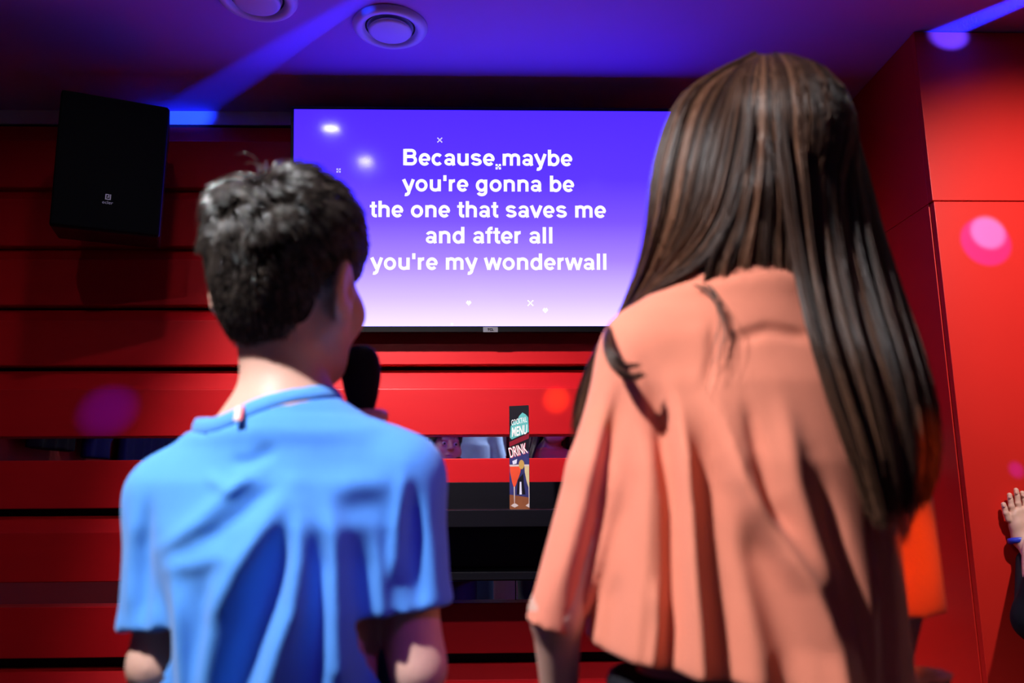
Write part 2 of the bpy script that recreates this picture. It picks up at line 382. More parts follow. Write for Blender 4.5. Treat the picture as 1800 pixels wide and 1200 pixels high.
poly('brush_stroke', [(.03, .31), (.08, .20), (.22, .155), (.40, .15), (.52, .10), (.68, .07), (.85, .09), (.97, .12), (1, .26), (.80, .28), (.55, .295), (.30, .315), (.12, .33)], M_TEAL, 1)
poly('crimson_band', [(0, .355), (1, .275), (1, .325), (0, .40)], M_CRIM, 1)
def ctext(body, u, t, size, wid, ang, m, lay, off, shear=0., nm='lettering'):
    Mt = CM @ Matrix.Translation((u*cw, (1-t)*chh, .0003*lay)) @ Matrix.Rotation(R(ang), 4, 'Z') @ Matrix(((1, shear, 0, 0), (0, 1, 0, 0), (0, 0, 1, 0), (0, 0, 0, 1)))
    return text_mesh(nm, body, size, m, mc, Mt, offset=off, width=wid)
ctext('COCKTAIL', .52, .178, .022, cw*.80, 10, M_PRW, 2.2, .0001, .1)
ctext('MENU', .52, .290, .036, cw*.78, 9, M_PRW, 2.2, .0007, .2)
ctext('DRINK', .52, .485, .040, cw*.93, 14, M_PINK, 2.2, .0012)
ctext('DRINK', .50, .483, .040, cw*.92, 14, M_PRW, 3.2, .0003)
for dx in (0.0, 0.74):                         # two printed glasses
    bowl = M_ORNG if dx == 0 else M_PYEL
    poly('glass_bowl_print', [(dx+.02, .585), (dx+.60, .585), (dx+.56, .65), (dx+.40, .73), (dx+.30, .785), (dx+.20, .785), (dx+.12, .73), (dx+.04, .65)], bowl, 3)
    poly('glass_rim_print', [(dx+.0, .575), (dx+.62, .575), (dx+.60, .592), (dx+.02, .592)], M_PGLS, 3.5)
    poly('glass_stem_print', [(dx+.215, .785), (dx+.275, .785), (dx+.265, .955), (dx+.235, .955)], M_PGLS, 3)
    poly('glass_foot_print', [(dx+.06, .965), (dx+.22, .945), (dx+.30, .945), (dx+.46, .965), (dx+.26, .985)], M_PGLS, 3)
poly('lime_print', [(.62+.14*math.cos(a), .575+.045*math.sin(a)) for a in np.linspace(0, 2*math.pi, 17)[:-1]], M_LIME, 4)
poly('bottle_print', [(.42, .72), (.70, .66), (.74, .78), (.80, .86), (.36, .86)], M_CARDB, 2)
poly('glint_print', [(.52, .74), (.60, .74), (.62, .86), (.50, .86)], M_LOGO, 2.5)
poly('glint_print', [(.15, .54), (.40, .52), (.36, .565), (.18, .572)], M_LOGO, 2)

# ------------------------------------------------------------------ loudspeaker at the upper left
sa = W(299, 187, 2.09); sb_ = W(281, 417, 2.13)
sp_up = nrm(sa-sb_)
ang = R(22)
sxv = nrm(np.array([-math.cos(ang), -math.sin(ang), 0]))   # towards the left end of the front
sxv = nrm(sxv - sp_up*(sxv @ sp_up)); spn = -np.cross(sxv, sp_up)
if spn[1] > 0: spn = -spn
SPH = np.linalg.norm(sa-sb_); SPW = .27; SPD = .20
spc = (sa+sb_)/2 + sxv*SPW/2
spk = root('loudspeaker', (spc[0], spc[1]+.1, sb_[2]), 'black loudspeaker hung high on the red slats near the ceiling', 'loudspeaker')
SM = frame_M(spc, -sxv, sp_up, spn)
box('cabinet', (-SPW/2, -SPH/2, -SPD), (SPW/2, SPH/2, -.012), M_BLACKP, spk, .008, SM)
box('grille', (-SPW/2+.003, -SPH/2+.003, -.0115), (SPW/2-.003, SPH/2-.003, 0), M_GRILLE, spk, .006, SM)
br0 = np.array(SM @ Vector((0, 0, -SPD-.02)))
box('wall_bracket', (br0[0]-.03, br0[1]-.03, br0[2]-.1), (br0[0]+.03, YF, br0[2]+.1), M_BLACKP, spk, .004)
lx, ly = 0.0, -SPH/2+.088
ls = .0125                                    # spiral square mark
segs = [((.95, 1), (.95, 0)), ((.95, .0), (0.05, 0)), ((.05, 0), (.05, 1)), ((.05, 1), (.62, 1)), ((.62, 1), (.62, .45)), ((.62, .45), (.4, .45))]
v = []; f = []
for (x0, y0), (x1, y1) in segs:
    t_ = .1
    k = len(v); a0, a1 = min(x0, x1)-t_, max(x0, x1)+t_; b0, b1 = min(y0, y1)-t_, max(y0, y1)+t_
    v += [tuple(SM @ Vector((lx+(p-.5)*ls, ly+q*ls, .0006))) for p, q in ((a0, b0), (a1, b0), (a1, b1), (a0, b1))]; f.append((k, k+1, k+2, k+3))
pm('logo', v, f, M_LOGO, spk)
text_mesh('lettering', 'ecler', .012, M_LOGO, spk, SM @ Matrix.Translation((lx, ly-.013, .0006)), width=.026)

# ------------------------------------------------------------------ ceiling fittings
def air_valve(px, py, label):
    d = FW*F + RT*(px-900) + UP*(600-py); p = CAM + d*((CEIL-CAMZ)/d[2])
    a = root('air_valve', (p[0], p[1], CEIL), label, 'ceiling vent', 'round ceiling vents')
    Mv = Matrix.Translation((p[0], p[1], CEIL))
    lathe('ring', [(.070, -.004), (.072, -.010), (.080, -.016), (.090, -.016), (.098, -.011), (.102, -.004), (.103, -.0005), (.070, -.0005)], M_WHITE, a, Mv, 56)
    lathe('disc', [(0.0, -.021), (.050, -.021), (.057, -.019), (.060, -.015), (.056, -.010), (.02, -.004), (0.0, -.004)], M_WHITE, a, Mv, 48)
    lathe('throat', [(.0685, -.001), (.0685, -.0045), (.030, -.0006), (.0, -.0006)], M_BLACKP, a, Mv, 32)
air_valve(686, 46, 'round white disc vent in the ceiling above the television')
air_valve(452, -6, 'round white disc vent at the top edge, left of the other')
dl_names = ['recessed ceiling downlight between the boy and the loudspeaker', 'recessed ceiling downlight at the back left of the room', 'recessed ceiling downlight in front of the red panels', 'added ceiling downlight at the back right, lighting the adult in the mirror']
for (x, y, wts, cone, bln, col, aim, glow), lb in zip(DOWNLIGHTS, dl_names):
    a = root('downlight', (x, y, CEIL), lb, 'ceiling light', 'recessed downlights')
    Mv = Matrix.Translation((x, y, CEIL))
    lathe('trim_ring', [(.036, -.002), (.038, -.007), (.050, -.006), (.054, -.001), (.036, -.001)], M_WHITE, a, Mv, 32)
    lathe('lens', [(0, -.003), (.035, -.003), (.035, -.0012), (0, -.0012)], mat('lamp_lens', (.8, .8, .8), .3, emit=(1, .97, .95), estr=glow), a, Mv, 32)
    spot('lamp', (x, y, CEIL-.03), aim, wts, cone, bln, col, .03, a)
# unseen party lights added to make the coloured spots: a small multi-beam fixture on the ceiling behind the singers, and two blue beam lights
def fixture(name, loc, label, beams):
    a = root(name, (loc[0], loc[1], CEIL), label, 'party light')
    x, y, z = loc
    box('bracket', (x-.02, y-.02, z+.062), (x+.02, y+.02, CEIL-.001), M_BLACKP, a, .003)
    lathe('housing', [(0, .06), (.045, .06), (.055, .045), (.055, .01), (.045, -.004), (0, -.004)], M_BLACKP, a, Matrix.Translation(loc), 24)
    lathe('lens', [(.0, -.012), (.02, -.010), (.036, -.0045), (0, -.0045)], M_MIRROR, a, Matrix.Translation(loc), 24)
    for i, (tgt, wt, cone, bl, col) in enumerate(beams):
        l0 = Vector(loc)+Vector((0, 0, -.03)); d = (Vector(tgt)-l0).normalized()
        spot('beam', l0+d*.03, tgt, wt, cone, bl, col, .006, a)
def ceil_pt(px, py, dz=0.):
    d = FW*F + RT*(px-900) + UP*(600-py); return CAM + d*((CEIL-dz-CAMZ)/d[2])
fixture('added_party_light', (0.55, -0.35, CEIL-.12), 'unseen multi beam party light added behind the singers for the coloured spots', [
    (W(1733, 424, YP), 3000, 3.2, .3, (.05, .002, 1.0)),
    (W(1737, 408, YP), 7000, 2.4, .6, (.001, .30, 1.0)),
    (W(978, 702, YF), 420, 2.0, 1.0, (1.0, .16, .01)),
    (W(190, 722, YF), 2600, 3.2, 1.0, (.012, .004, 1.0)),
    (W(1787, 825, YP), 2200, .9, .9, (.02, .004, 1.0)),
    (W(1602, 978, .86), 150, 4.2, 1.0, (1.0, .13, .004)),
    (W(735, 950, .86), 30, 15, 1.0, (.42, .10, 1.0))])  # last beam: broad violet fill added for the boy's right side
def added_beam_light(label, end, start, dist, drop, wt, cone):
    d = nrm([start[0]-end[0], start[1]-end[1], 0]); s = np.array([end[0], end[1], 0]) + d*dist
    loc = (s[0], s[1], CEIL-drop)
    a = root('added_beam_light', (s[0], s[1], CEIL), label, 'party light', 'blue beam lights')  # unseen fixture added as the source of a blue streak
    q = Vector(loc)
    box('bracket', (q.x-.015, q.y-.015, q.z+.026), (q.x+.015, q.y+.015, CEIL-.001), M_BLACKP, a, .002)
    dv = Vector((end[0], end[1], CEIL-.012)) - q
    Mq = Matrix.Translation(q) @ dv.to_track_quat('Z', 'Y').to_matrix().to_4x4()
    lathe('housing', [(0, -.07), (.024, -.07), (.026, -.06), (.026, -.004), (.02, 0), (.0, -.002)], M_BLACKP, a, Mq, 24)
    spot('beam', q+dv.normalized()*.012, (end[0], end[1], CEIL-.012), wt, cone, .8, (.006, .03, 1.0), .004, a)
added_beam_light('added blue beam light on the ceiling aimed at the loudspeaker corner', W(322, 205, YB-.012), ceil_pt(600, 22), 2.3, .075, 1700, 4.2)
added_beam_light('added blue beam light on the ceiling aimed at the red panel', W(1668, 60, YP), ceil_pt(1800, 0), 1.2, .07, 3000, 5.0)
# ------------------------------------------------------------------ distance-field modelling for bodies and clothes
class Field:
    def __init__(s, lo, hi, h):
        s.lo = np.array(lo, float); s.h = h
        s.n = np.ceil((np.array(hi)-s.lo)/h).astype(int)+1
        s.D = np.full(s.n, .3, np.float32)
    def sub(s, lo, hi):
        a = np.clip(np.floor((np.array(lo)-s.lo)/s.h).astype(int), 0, s.n-1); b = np.clip(np.ceil((np.array(hi)-s.lo)/s.h).astype(int)+1, 1, s.n)
        ax = [(s.lo[i]+np.arange(a[i], b[i])*s.h).astype(np.float32) for i in range(3)]
        return (slice(a[0], b[0]), slice(a[1], b[1]), slice(a[2], b[2])), ax[0][:, None, None], ax[1][None, :, None], ax[2][None, None, :]
    def put(s, sl, d, k, mode):
        A = s.D[sl]
        if A.size == 0: return
        if mode == 'add':
            if k: h = np.maximum(k-np.abs(A-d), 0)/k; s.D[sl] = np.minimum(A, d)-h*h*k*.25
            else: s.D[sl] = np.minimum(A, d)
        else:
            if k: h = np.maximum(k-np.abs(A+d), 0)/k; s.D[sl] = np.maximum(A, -d)+h*h*k*.25
            else: s.D[sl] = np.maximum(A, -d)
    def cone(s, a, b, ra, rb, k=.02, mode='add', m=.07):
        a = np.array(a, float); b = np.array(b, float); r = max(ra, rb)+m
        sl, X, Y, Z = s.sub(np.minimum(a, b)-r, np.maximum(a, b)+r)
        ab = b-a; L = float(ab @ ab)+1e-9
        t = np.clip(((X-a[0])*ab[0]+(Y-a[1])*ab[1]+(Z-a[2])*ab[2])/L, 0, 1)
        d = np.sqrt((X-a[0]-t*ab[0])**2+(Y-a[1]-t*ab[1])**2+(Z-a[2]-t*ab[2])**2)-(ra+t*(rb-ra))
        s.put(sl, d.astype(np.float32), k, mode)
    def chain(s, pts, rad, k=.015, mode='add'):
        for i in range(len(pts)-1): s.cone(pts[i], pts[i+1], rad[i], rad[i+1], k, mode)
    def ell(s, c, r, Rm=None, k=.02, mode='add', m=.06):
        c = np.array(c, float); r = np.array(r, float); Rm = np.eye(3) if Rm is None else np.asarray(Rm)
        e = np.sqrt(((Rm*r)**2).sum(1))+m
        sl, X, Y, Z = s.sub(c-e, c+e)
        q = [(X-c[0])*Rm[0, i]+(Y-c[1])*Rm[1, i]+(Z-c[2])*Rm[2, i] for i in range(3)]
        l = np.sqrt(sum((q[i]/r[i])**2 for i in range(3)))+1e-6; g = np.sqrt(sum((q[i]/r[i]**2)**2 for i in range(3)))+1e-6
        s.put(sl, (l*(l-1)/g).astype(np.float32), k, mode)
    def trunk(s, zs, cx, cy, a, b, ang=0., k=.03):
        """upright body of elliptic sections: arrays over rising z"""
        A = max(a)+max(b)+.05
        sl, X, Y, Z = s.sub((min(cx)-A, min(cy)-A, zs[0]-.03), (max(cx)+A, max(cy)+A, zs[-1]+.03))
        z = Z.ravel(); I = lambda q: np.interp(z, zs, q)[None, None, :]
        ca, sa_ = math.cos(ang), math.sin(ang)
        x = X-I(cx); y = Y-I(cy); xr = x*ca+y*sa_; yr = -x*sa_+y*ca
        aa, bb = I(a), I(b)
        l = (np.abs(xr/aa)**2.05+np.abs(yr/bb)**2.05)**(1/2.05)+1e-6
        d = (l-1)*np.minimum(aa, bb)
        d = np.maximum(d, np.maximum(zs[0]-Z, Z-zs[-1]))
        s.put(sl, d.astype(np.float32), k, 'add')
    def plane_cut(s, p, n, rad=None, target=None):
        """remove what lies on the n side of p (within rad of p)"""
        T = s.D if target is None else target
        sl, X, Y, Z = s.sub(np.array(p)-rad, np.array(p)+rad) if rad else s.sub(s.lo, s.lo+s.n*s.h)
        n = nrm(n); d = (X-p[0])*n[0]+(Y-p[1])*n[1]+(Z-p[2])*n[2]
        if rad:
            r2 = np.sqrt((X-p[0])**2+(Y-p[1])**2+(Z-p[2])**2)-rad*.95
            d = np.minimum(d, -r2)
        T[sl] = np.maximum(T[sl], d.astype(np.float32))
def nets(D, lo, h):
    S = D < 0
    c = [S[i:S.shape[0]-1+i, j:S.shape[1]-1+j, k:S.shape[2]-1+k] for i in (0, 1) for j in (0, 1) for k in (0, 1)]
    cnt = sum(x.astype(np.int8) for x in c); mk = (cnt > 0) & (cnt < 8)
    I = np.argwhere(mk); idx = np.full(mk.shape, -1, np.int32); idx[mk] = np.arange(len(I))
    off = np.array([(i, j, k) for i in (0, 1) for j in (0, 1) for k in (0, 1)])
    vals = np.stack([D[I[:, 0]+o[0], I[:, 1]+o[1], I[:, 2]+o[2]] for o in off], 1)
    P = np.zeros((len(I), 3)); N = np.zeros(len(I))
    for a in range(8):
        for b in range(a+1, 8):
            if np.abs(off[a]-off[b]).sum() != 1: continue
            va, vb = vals[:, a], vals[:, b]; m = (va < 0) != (vb < 0)
            t = np.where(m, va/np.where(m, va-vb, 1), 0)
            P += np.where(m[:, None], off[a]+(off[b]-off[a])*t[:, None], 0); N += m
    V = (I+P/N[:, None])*h+lo
    Q = []
    for ax in range(3):
        sl0 = [slice(None)]*3; sl1 = [slice(None)]*3; sl0[ax] = slice(0, -1); sl1[ax] = slice(1, None)
        A, B = S[tuple(sl0)], S[tuple(sl1)]
        E = np.argwhere(A != B); u, v = (ax+1) % 3, (ax+2) % 3
        ok = (E[:, u] > 0) & (E[:, v] > 0) & (E[:, u] < mk.shape[u]) & (E[:, v] < mk.shape[v]); E = E[ok]
        flip = ~A[tuple(E.T)]
        q = []
        for du, dv in ((-1, -1), (0, -1), (0, 0), (-1, 0)):
            e = E.copy(); e[:, u] += du; e[:, v] += dv; q.append(idx[tuple(e.T)])
        q = np.stack(q, 1); q[flip] = q[flip][:, ::-1]; Q.append(q)
    return V, np.concatenate(Q)
def smooth_np(V, Q, it=2, lam=.5):
    for _ in range(it):
        acc = np.zeros_like(V); n = np.zeros(len(V))
        for a, b in ((0, 1), (1, 2), (2, 3), (3, 0)):
            np.add.at(acc, Q[:, a], V[Q[:, b]]); np.add.at(acc, Q[:, b], V[Q[:, a]])
            n += np.bincount(Q[:, a], minlength=len(V)); n += np.bincount(Q[:, b], minlength=len(V))
        V = V+(acc/n[:, None]-V)*lam
    return V
def seg_dist(P, poly):
    """distance of 2-d points to a polyline, and the share of its length"""
    best = np.full(len(P), 1e9); bt = np.zeros(len(P)); tot = sum(np.hypot(*(np.subtract(poly[i+1], poly[i]))) for i in range(len(poly)-1)); run = 0
    for i in range(len(poly)-1):
        a = np.array(poly[i], float); b = np.array(poly[i+1], float); ab = b-a; L = ab @ ab
        t = np.clip(((P-a) @ ab)/L, 0, 1); d = np.hypot(*(P-a-t[:, None]*ab).T)
        m = d < best; best[m] = d[m]; bt[m] = (run+t[m]*math.sqrt(L))/tot; run += math.sqrt(L)
    return best, bt
def add_folds(V, folds, ycut, depth=.06, lim=.016):
    """cloth folds on the back of a garment: ridge lines (points, width, height) raised towards the rear"""
    px, py = proj(V); P = np.stack([px, py], 1)
    wgt = np.clip((ycut-V[:, 1])/depth, 0, 1); wgt = wgt*wgt*(3-2*wgt)
    tot = np.zeros(len(V))
    for poly, wd, hgt in folds:
        d, t = seg_dist(P, poly); Ln = sum(math.dist(poly[i], poly[i+1]) for i in range(len(poly)-1))
        e = np.clip(t*Ln/max(2.5*wd, .3*Ln), 0, 1); e = .08+.92*e*e*(3-2*e)              # folds grow from their start
        if poly[-1][1] < 1140: q = np.clip((1-t)*Ln/max(2.2*wd, .25*Ln), 0, 1); e = e*(.08+.92*q*q*(3-2*q))
        tot += hgt*np.exp(-(d/wd)**2)*e
    tot = np.where(tot < 0, -lim*np.tanh(-tot/lim), tot)
    V = V.copy(); V[:, 1] -= tot*wgt
    return V
def rot_m(yaw, pitch=0., roll=0.):
    """columns right, forward, up; yaw to the right, pitch up, roll to the right"""
    M = Matrix.Rotation(-yaw, 3, 'Z') @ Matrix.Rotation(pitch, 3, 'X') @ Matrix.Rotation(roll, 3, 'Y')
    return np.array(M)
def hand(fd, wrist, d, nrm_, side, curl=.5, sc=1., k=.006):
    """relaxed hand: d along the fingers, nrm_ out of the palm, side +1 thumb towards cross(d, nrm_)"""
    d = nrm(d); n = nrm(np.array(nrm_)-d*(np.array(nrm_) @ d)); t = np.cross(d, n)*side
    w_ = np.array(wrist)
    for o in (-.018, -.006, .006, .018): fd.cone(w_+t*o*.6*sc, w_+(d*.062+t*o*1.15)*sc, .012*sc, .0105*sc, .01)
    for o, L in ((.026, .062), (.009, .070), (-.009, .066), (-.026, .052)):
        p0 = w_+(d*.066+t*o)*sc; ang = 0; p = p0; pts = [p0]; dirs = d
        for j, f in enumerate((.45, .30, .25)):
            ang += curl*(.9 if j == 0 else 1.1)
            q = d*math.cos(ang)+n*math.sin(ang); p = p+q*L*f*sc; pts.append(p)
        fd.chain(pts, [.0085*sc, .0078*sc, .0072*sc, .0062*sc], k)
    b = w_+(d*.02+t*.02)*sc; m1 = w_+(d*.048+t*.042+n*.012)*sc; m2 = w_+(d*.072+t*.046+n*.022)*sc
    fd.chain([b, m1, m2], [.012*sc, .0095*sc, .0075*sc], k)
def head_sdf(fd, H, Rm, s, ears=True):
    L = lambda *p: H+Rm @ (np.array(p)*s)
    E = lambda c, r, k=.02, mode='add', rm=None: fd.ell(L(*c), np.array(r)*s, Rm if rm is None else Rm @ rm, k, mode)
    E((0, -.012, .030), (.073, .093, .086))
    E((0, .030, -.030), (.058, .058, .072), .03)
    E((0, .052, -.078), (.034, .036, .030), .03)                    # chin
    for sd in (-1, 1):
        fd.cone(L(sd*.058, .0, -.045), L(sd*.022, .062, -.092), .018*s, .016*s, .025)   # jaw
        E((sd*.046, .050, -.028), (.026, .026, .028), .02)          # cheek
        E((sd*.032, .082, .008), (.016, .012, .010), .008, 'cut')   # eye socket
        E((sd*.030, .074, .006), (.0125, .0125, .0125), .004)       # lids over the eyeball
        E((sd*.030, .082, .026), (.020, .010, .007), .012)          # brow
        if ears:
            q = rot_m(sd*R(-9), R(-8), 0)
            E((sd*.079, -.012, -.008), (.0078, .025, .037), .006, rm=q)
            E((sd*.076, -.004, -.034), (.008, .011, .011), .008, rm=q)
            E((sd*.0885, -.008, -.002), (.0065, .015, .025), .003, 'cut', rm=q)
            E((sd*.078, .004, -.010), (.006, .006, .009), .004, rm=q)
    fd.cone(L(0, .090, .014), L(0, .110, -.018), .008*s, .0115*s, .012)   # nose
    for sd in (-1, 1): E((sd*.011, .101, -.022), (.009, .010, .007), .006)
    E((0, .089, -.050), (.022, .010, .006), .005); E((0, .087, -.061), (.019, .010, .0065), .005)   # lips
    E((0, .100, -.0555), (.024, .012, .0016), .002, 'cut')
def body_fields(J, H, Rm, hs, h=.0045, ears=True, b=.84):
    P = np.array([J[k] for k in J]+[H]); lo = P.min(0)-.16; hi = P.max(0)+.17; lo[2] = -.01
    fd = Field(lo, hi, h)
    sb = H+Rm @ (np.array([0, -.022, -.045])*hs)
    sh_c = (J['shL']+J['shR'])/2
    fd.cone(J['neck'], sb, .044, .044, .03)
    fd.cone(H+Rm @ (np.array([0, .02, -.07])*hs), J['neck']+np.array([0, .02, 0]), .032, .038, .03)
    fd.cone(J['shL'], J['neck']-z0*.022, .036, .046, .05); fd.cone(J['shR'], J['neck']-z0*.022, .036, .046, .05)
    pel = (J['hipL']+J['hipR'])/2; ax = nrm(J['shR']-J['shL']); up = nrm(sh_c-pel); fwd = np.cross(up, ax); Rt = np.stack([ax, fwd, up], 1)
    fd.ell(sh_c+(pel-sh_c)*.25, (.125*b, .08*b, .15), Rt, .05)
    fd.ell(sh_c+(pel-sh_c)*.62, (.11*b, .075*b, .15), Rt, .05)
    fd.ell(pel+up*.03, (.125*b, .085*b, .09), Rt, .05)
    for s_ in 'LR':
        fd.cone(J['sh'+s_], J['el'+s_], .038*b, .031*b, .02); fd.cone(J['el'+s_], J['wr'+s_], .032*b, .021*b, .015)
        fd.cone(J['hip'+s_], J['kn'+s_], .066*b, .046*b, .03); fd.cone(J['kn'+s_], J['an'+s_], .046*b, .03*b, .02)
        fd.cone(J['an'+s_], J['an'+s_]+np.array([0, .0, -.03]), .03*b, .03*b, .02)
        fd.cone(J['an'+s_]+np.array([0, -.02, -.045]), J['an'+s_]+np.array([0, .11, -.058]), .028, .022, .02)
    head_sdf(fd, H, Rm, hs, ears)
    return fd
def sdf_obj(fd, name, m, parent, sm=2, disp=None, D=None):
    V, Q = nets(fd.D if D is None else D, fd.lo, fd.h)
    V = smooth_np(V, Q, sm)
    if disp is not None: V = smooth_np(disp(V), Q, 2)
    return link(name, mesh_np(name, V, Q), m, parent)
def hollow(fd, th, cuts):
    """garment shell: outside field clipped at its openings, minus the same field shrunk"""
    inner = fd.D+th
    for p, n, rad in cuts: fd.plane_cut(p, n, rad)
    fd.D = np.maximum(fd.D, -inner)
def trousers(J, m, parent, cut_z, r=1., b=1.0, h=.006):
    P = np.array([J[k] for k in ('hipL', 'hipR', 'knL', 'knR', 'anL', 'anR')]); lo = P.min(0)-.14; hi = P.max(0)+.16; lo[2] = .02
    fd = Field(lo, hi, h); pel = (J['hipL']+J['hipR'])/2; ax = nrm(J['hipR']-J['hipL']); fw = np.array([-ax[1], ax[0], 0]); Rt = np.stack([ax, fw, z0], 1)
    fd.ell(pel+z0*.04, (.142*b, .102*b, .13), Rt, .03)
    for s_ in 'LR':
        fd.cone(J['hip'+s_], J['kn'+s_], .080*b*r, .062*b*r, .025); fd.cone(J['kn'+s_], J['an'+s_], .062*b*r, .052*b*r, .02)
    fd.plane_cut(pel+z0*(cut_z), z0)
    for s_ in 'LR': fd.plane_cut(J['an'+s_]+z0*.0, -z0, .13)
    o = sdf_obj(fd, 'trousers', m, parent, 2)
    return o
def shoes(J, m, parent):
    for s_ in 'LR':
        a = J['an'+s_]; fd = Field(a+np.array([-.07, -.09, -.095]), a+np.array([.07, .20, .04]), .005)
        fd.cone(a+np.array([0, -.025, -.040]), a+np.array([0, .115, -.052]), .043, .034, .03); fd.cone(a+np.array([0, -.01, -.03]), a+z0*.01, .04, .04, .02)
        fd.plane_cut(np.array([a[0], a[1], .002]), -z0); fd.plane_cut(a+z0*.018, z0)
        sdf_obj(fd, 'shoe', m, parent, 2)
M_EYEW = mat('eye_white', (.8, .78, .76), .15); M_IRIS = mat('brown_iris', (.06, .03, .015), .1)
def eyes(H, Rm, s, parent):
    for sd in (-1, 1):
        c = H+Rm @ (np.array([sd*.030, .0785, .006])*s)
        Me = frame_M(c, Rm[:, 0], -Rm[:, 2], Rm[:, 1])
        pr = [(.0115*s*math.sin(a), .0115*s*math.cos(a)) for a in np.linspace(math.pi, 0.55, 12)]
        e = lathe('eye', [(max(r, 0), z) for r, z in pr], M_EYEW, parent, Me, 20)
        pr = [(.0117*s*math.sin(a), .0117*s*math.cos(a)) for a in np.linspace(.58, 0, 6)]
        lathe('iris', pr, M_IRIS, e, Me, 20)

# ------------------------------------------------------------------ hair
def tubes(S, rad):
    """strands S (n, k, 3) with radii (n, k) as three-sided tubes"""
    n, k, _ = S.shape
    T = np.gradient(S, axis=1); T /= np.linalg.norm(T, axis=2, keepdims=True)+1e-9
    ref = RNG.normal(size=(n, 1, 3)); A = np.cross(T, ref); A /= np.linalg.norm(A, axis=2, keepdims=True)+1e-9; B = np.cross(T, A)
    V = np.stack([S+(A*math.cos(a)+B*math.sin(a))*rad[..., None] for a in (0, 2.094, 4.189)], 2)   # n,k,3,3
    base = (np.arange(n)[:, None, None]*k+np.arange(k-1)[None, :, None])*3; j = np.arange(3)[None, None, :]; j2 = (j+1) % 3
    Q = np.stack(np.broadcast_arrays(base+j, base+j2, base+3+j2, base+3+j), -1).reshape(-1, 4)
    return V.reshape(-1, 3), Q
def hair_mat(name, dark, light, rough=.34, spec=.42):
    m = mat(name, dark, rough, spec=spec)
    nt = m.node_tree; b = nt.nodes['Principled BSDF']
    at = nt.nodes.new('ShaderNodeAttribute'); at.attribute_name = 'tone'
    mx = nt.nodes.new('ShaderNodeMix'); mx.data_type = 'RGBA'; mx.inputs['A'].default_value = (*dark, 1); mx.inputs['B'].default_value = (*light, 1)
    nt.links.new(at.outputs['Fac'], mx.inputs['Factor']); nt.links.new(mx.outputs['Result'], b.inputs['Base Color'])
    return m
def hair_obj(parts, tones, m, parent, name='hair'):
    V = []; Q = []; T = []; o = 0
    for (v, q), t in zip(parts, tones):
        V.append(v); Q.append(q+o); o += len(v); T.append(np.broadcast_to(t, len(v)))
    me = mesh_np(name, np.concatenate(V), np.concatenate(Q))
    at = me.attributes.new('tone', 'FLOAT', 'POINT'); at.data.foreach_set('value', np.concatenate(T).astype(np.float32))
    return link(name, me, m, parent)
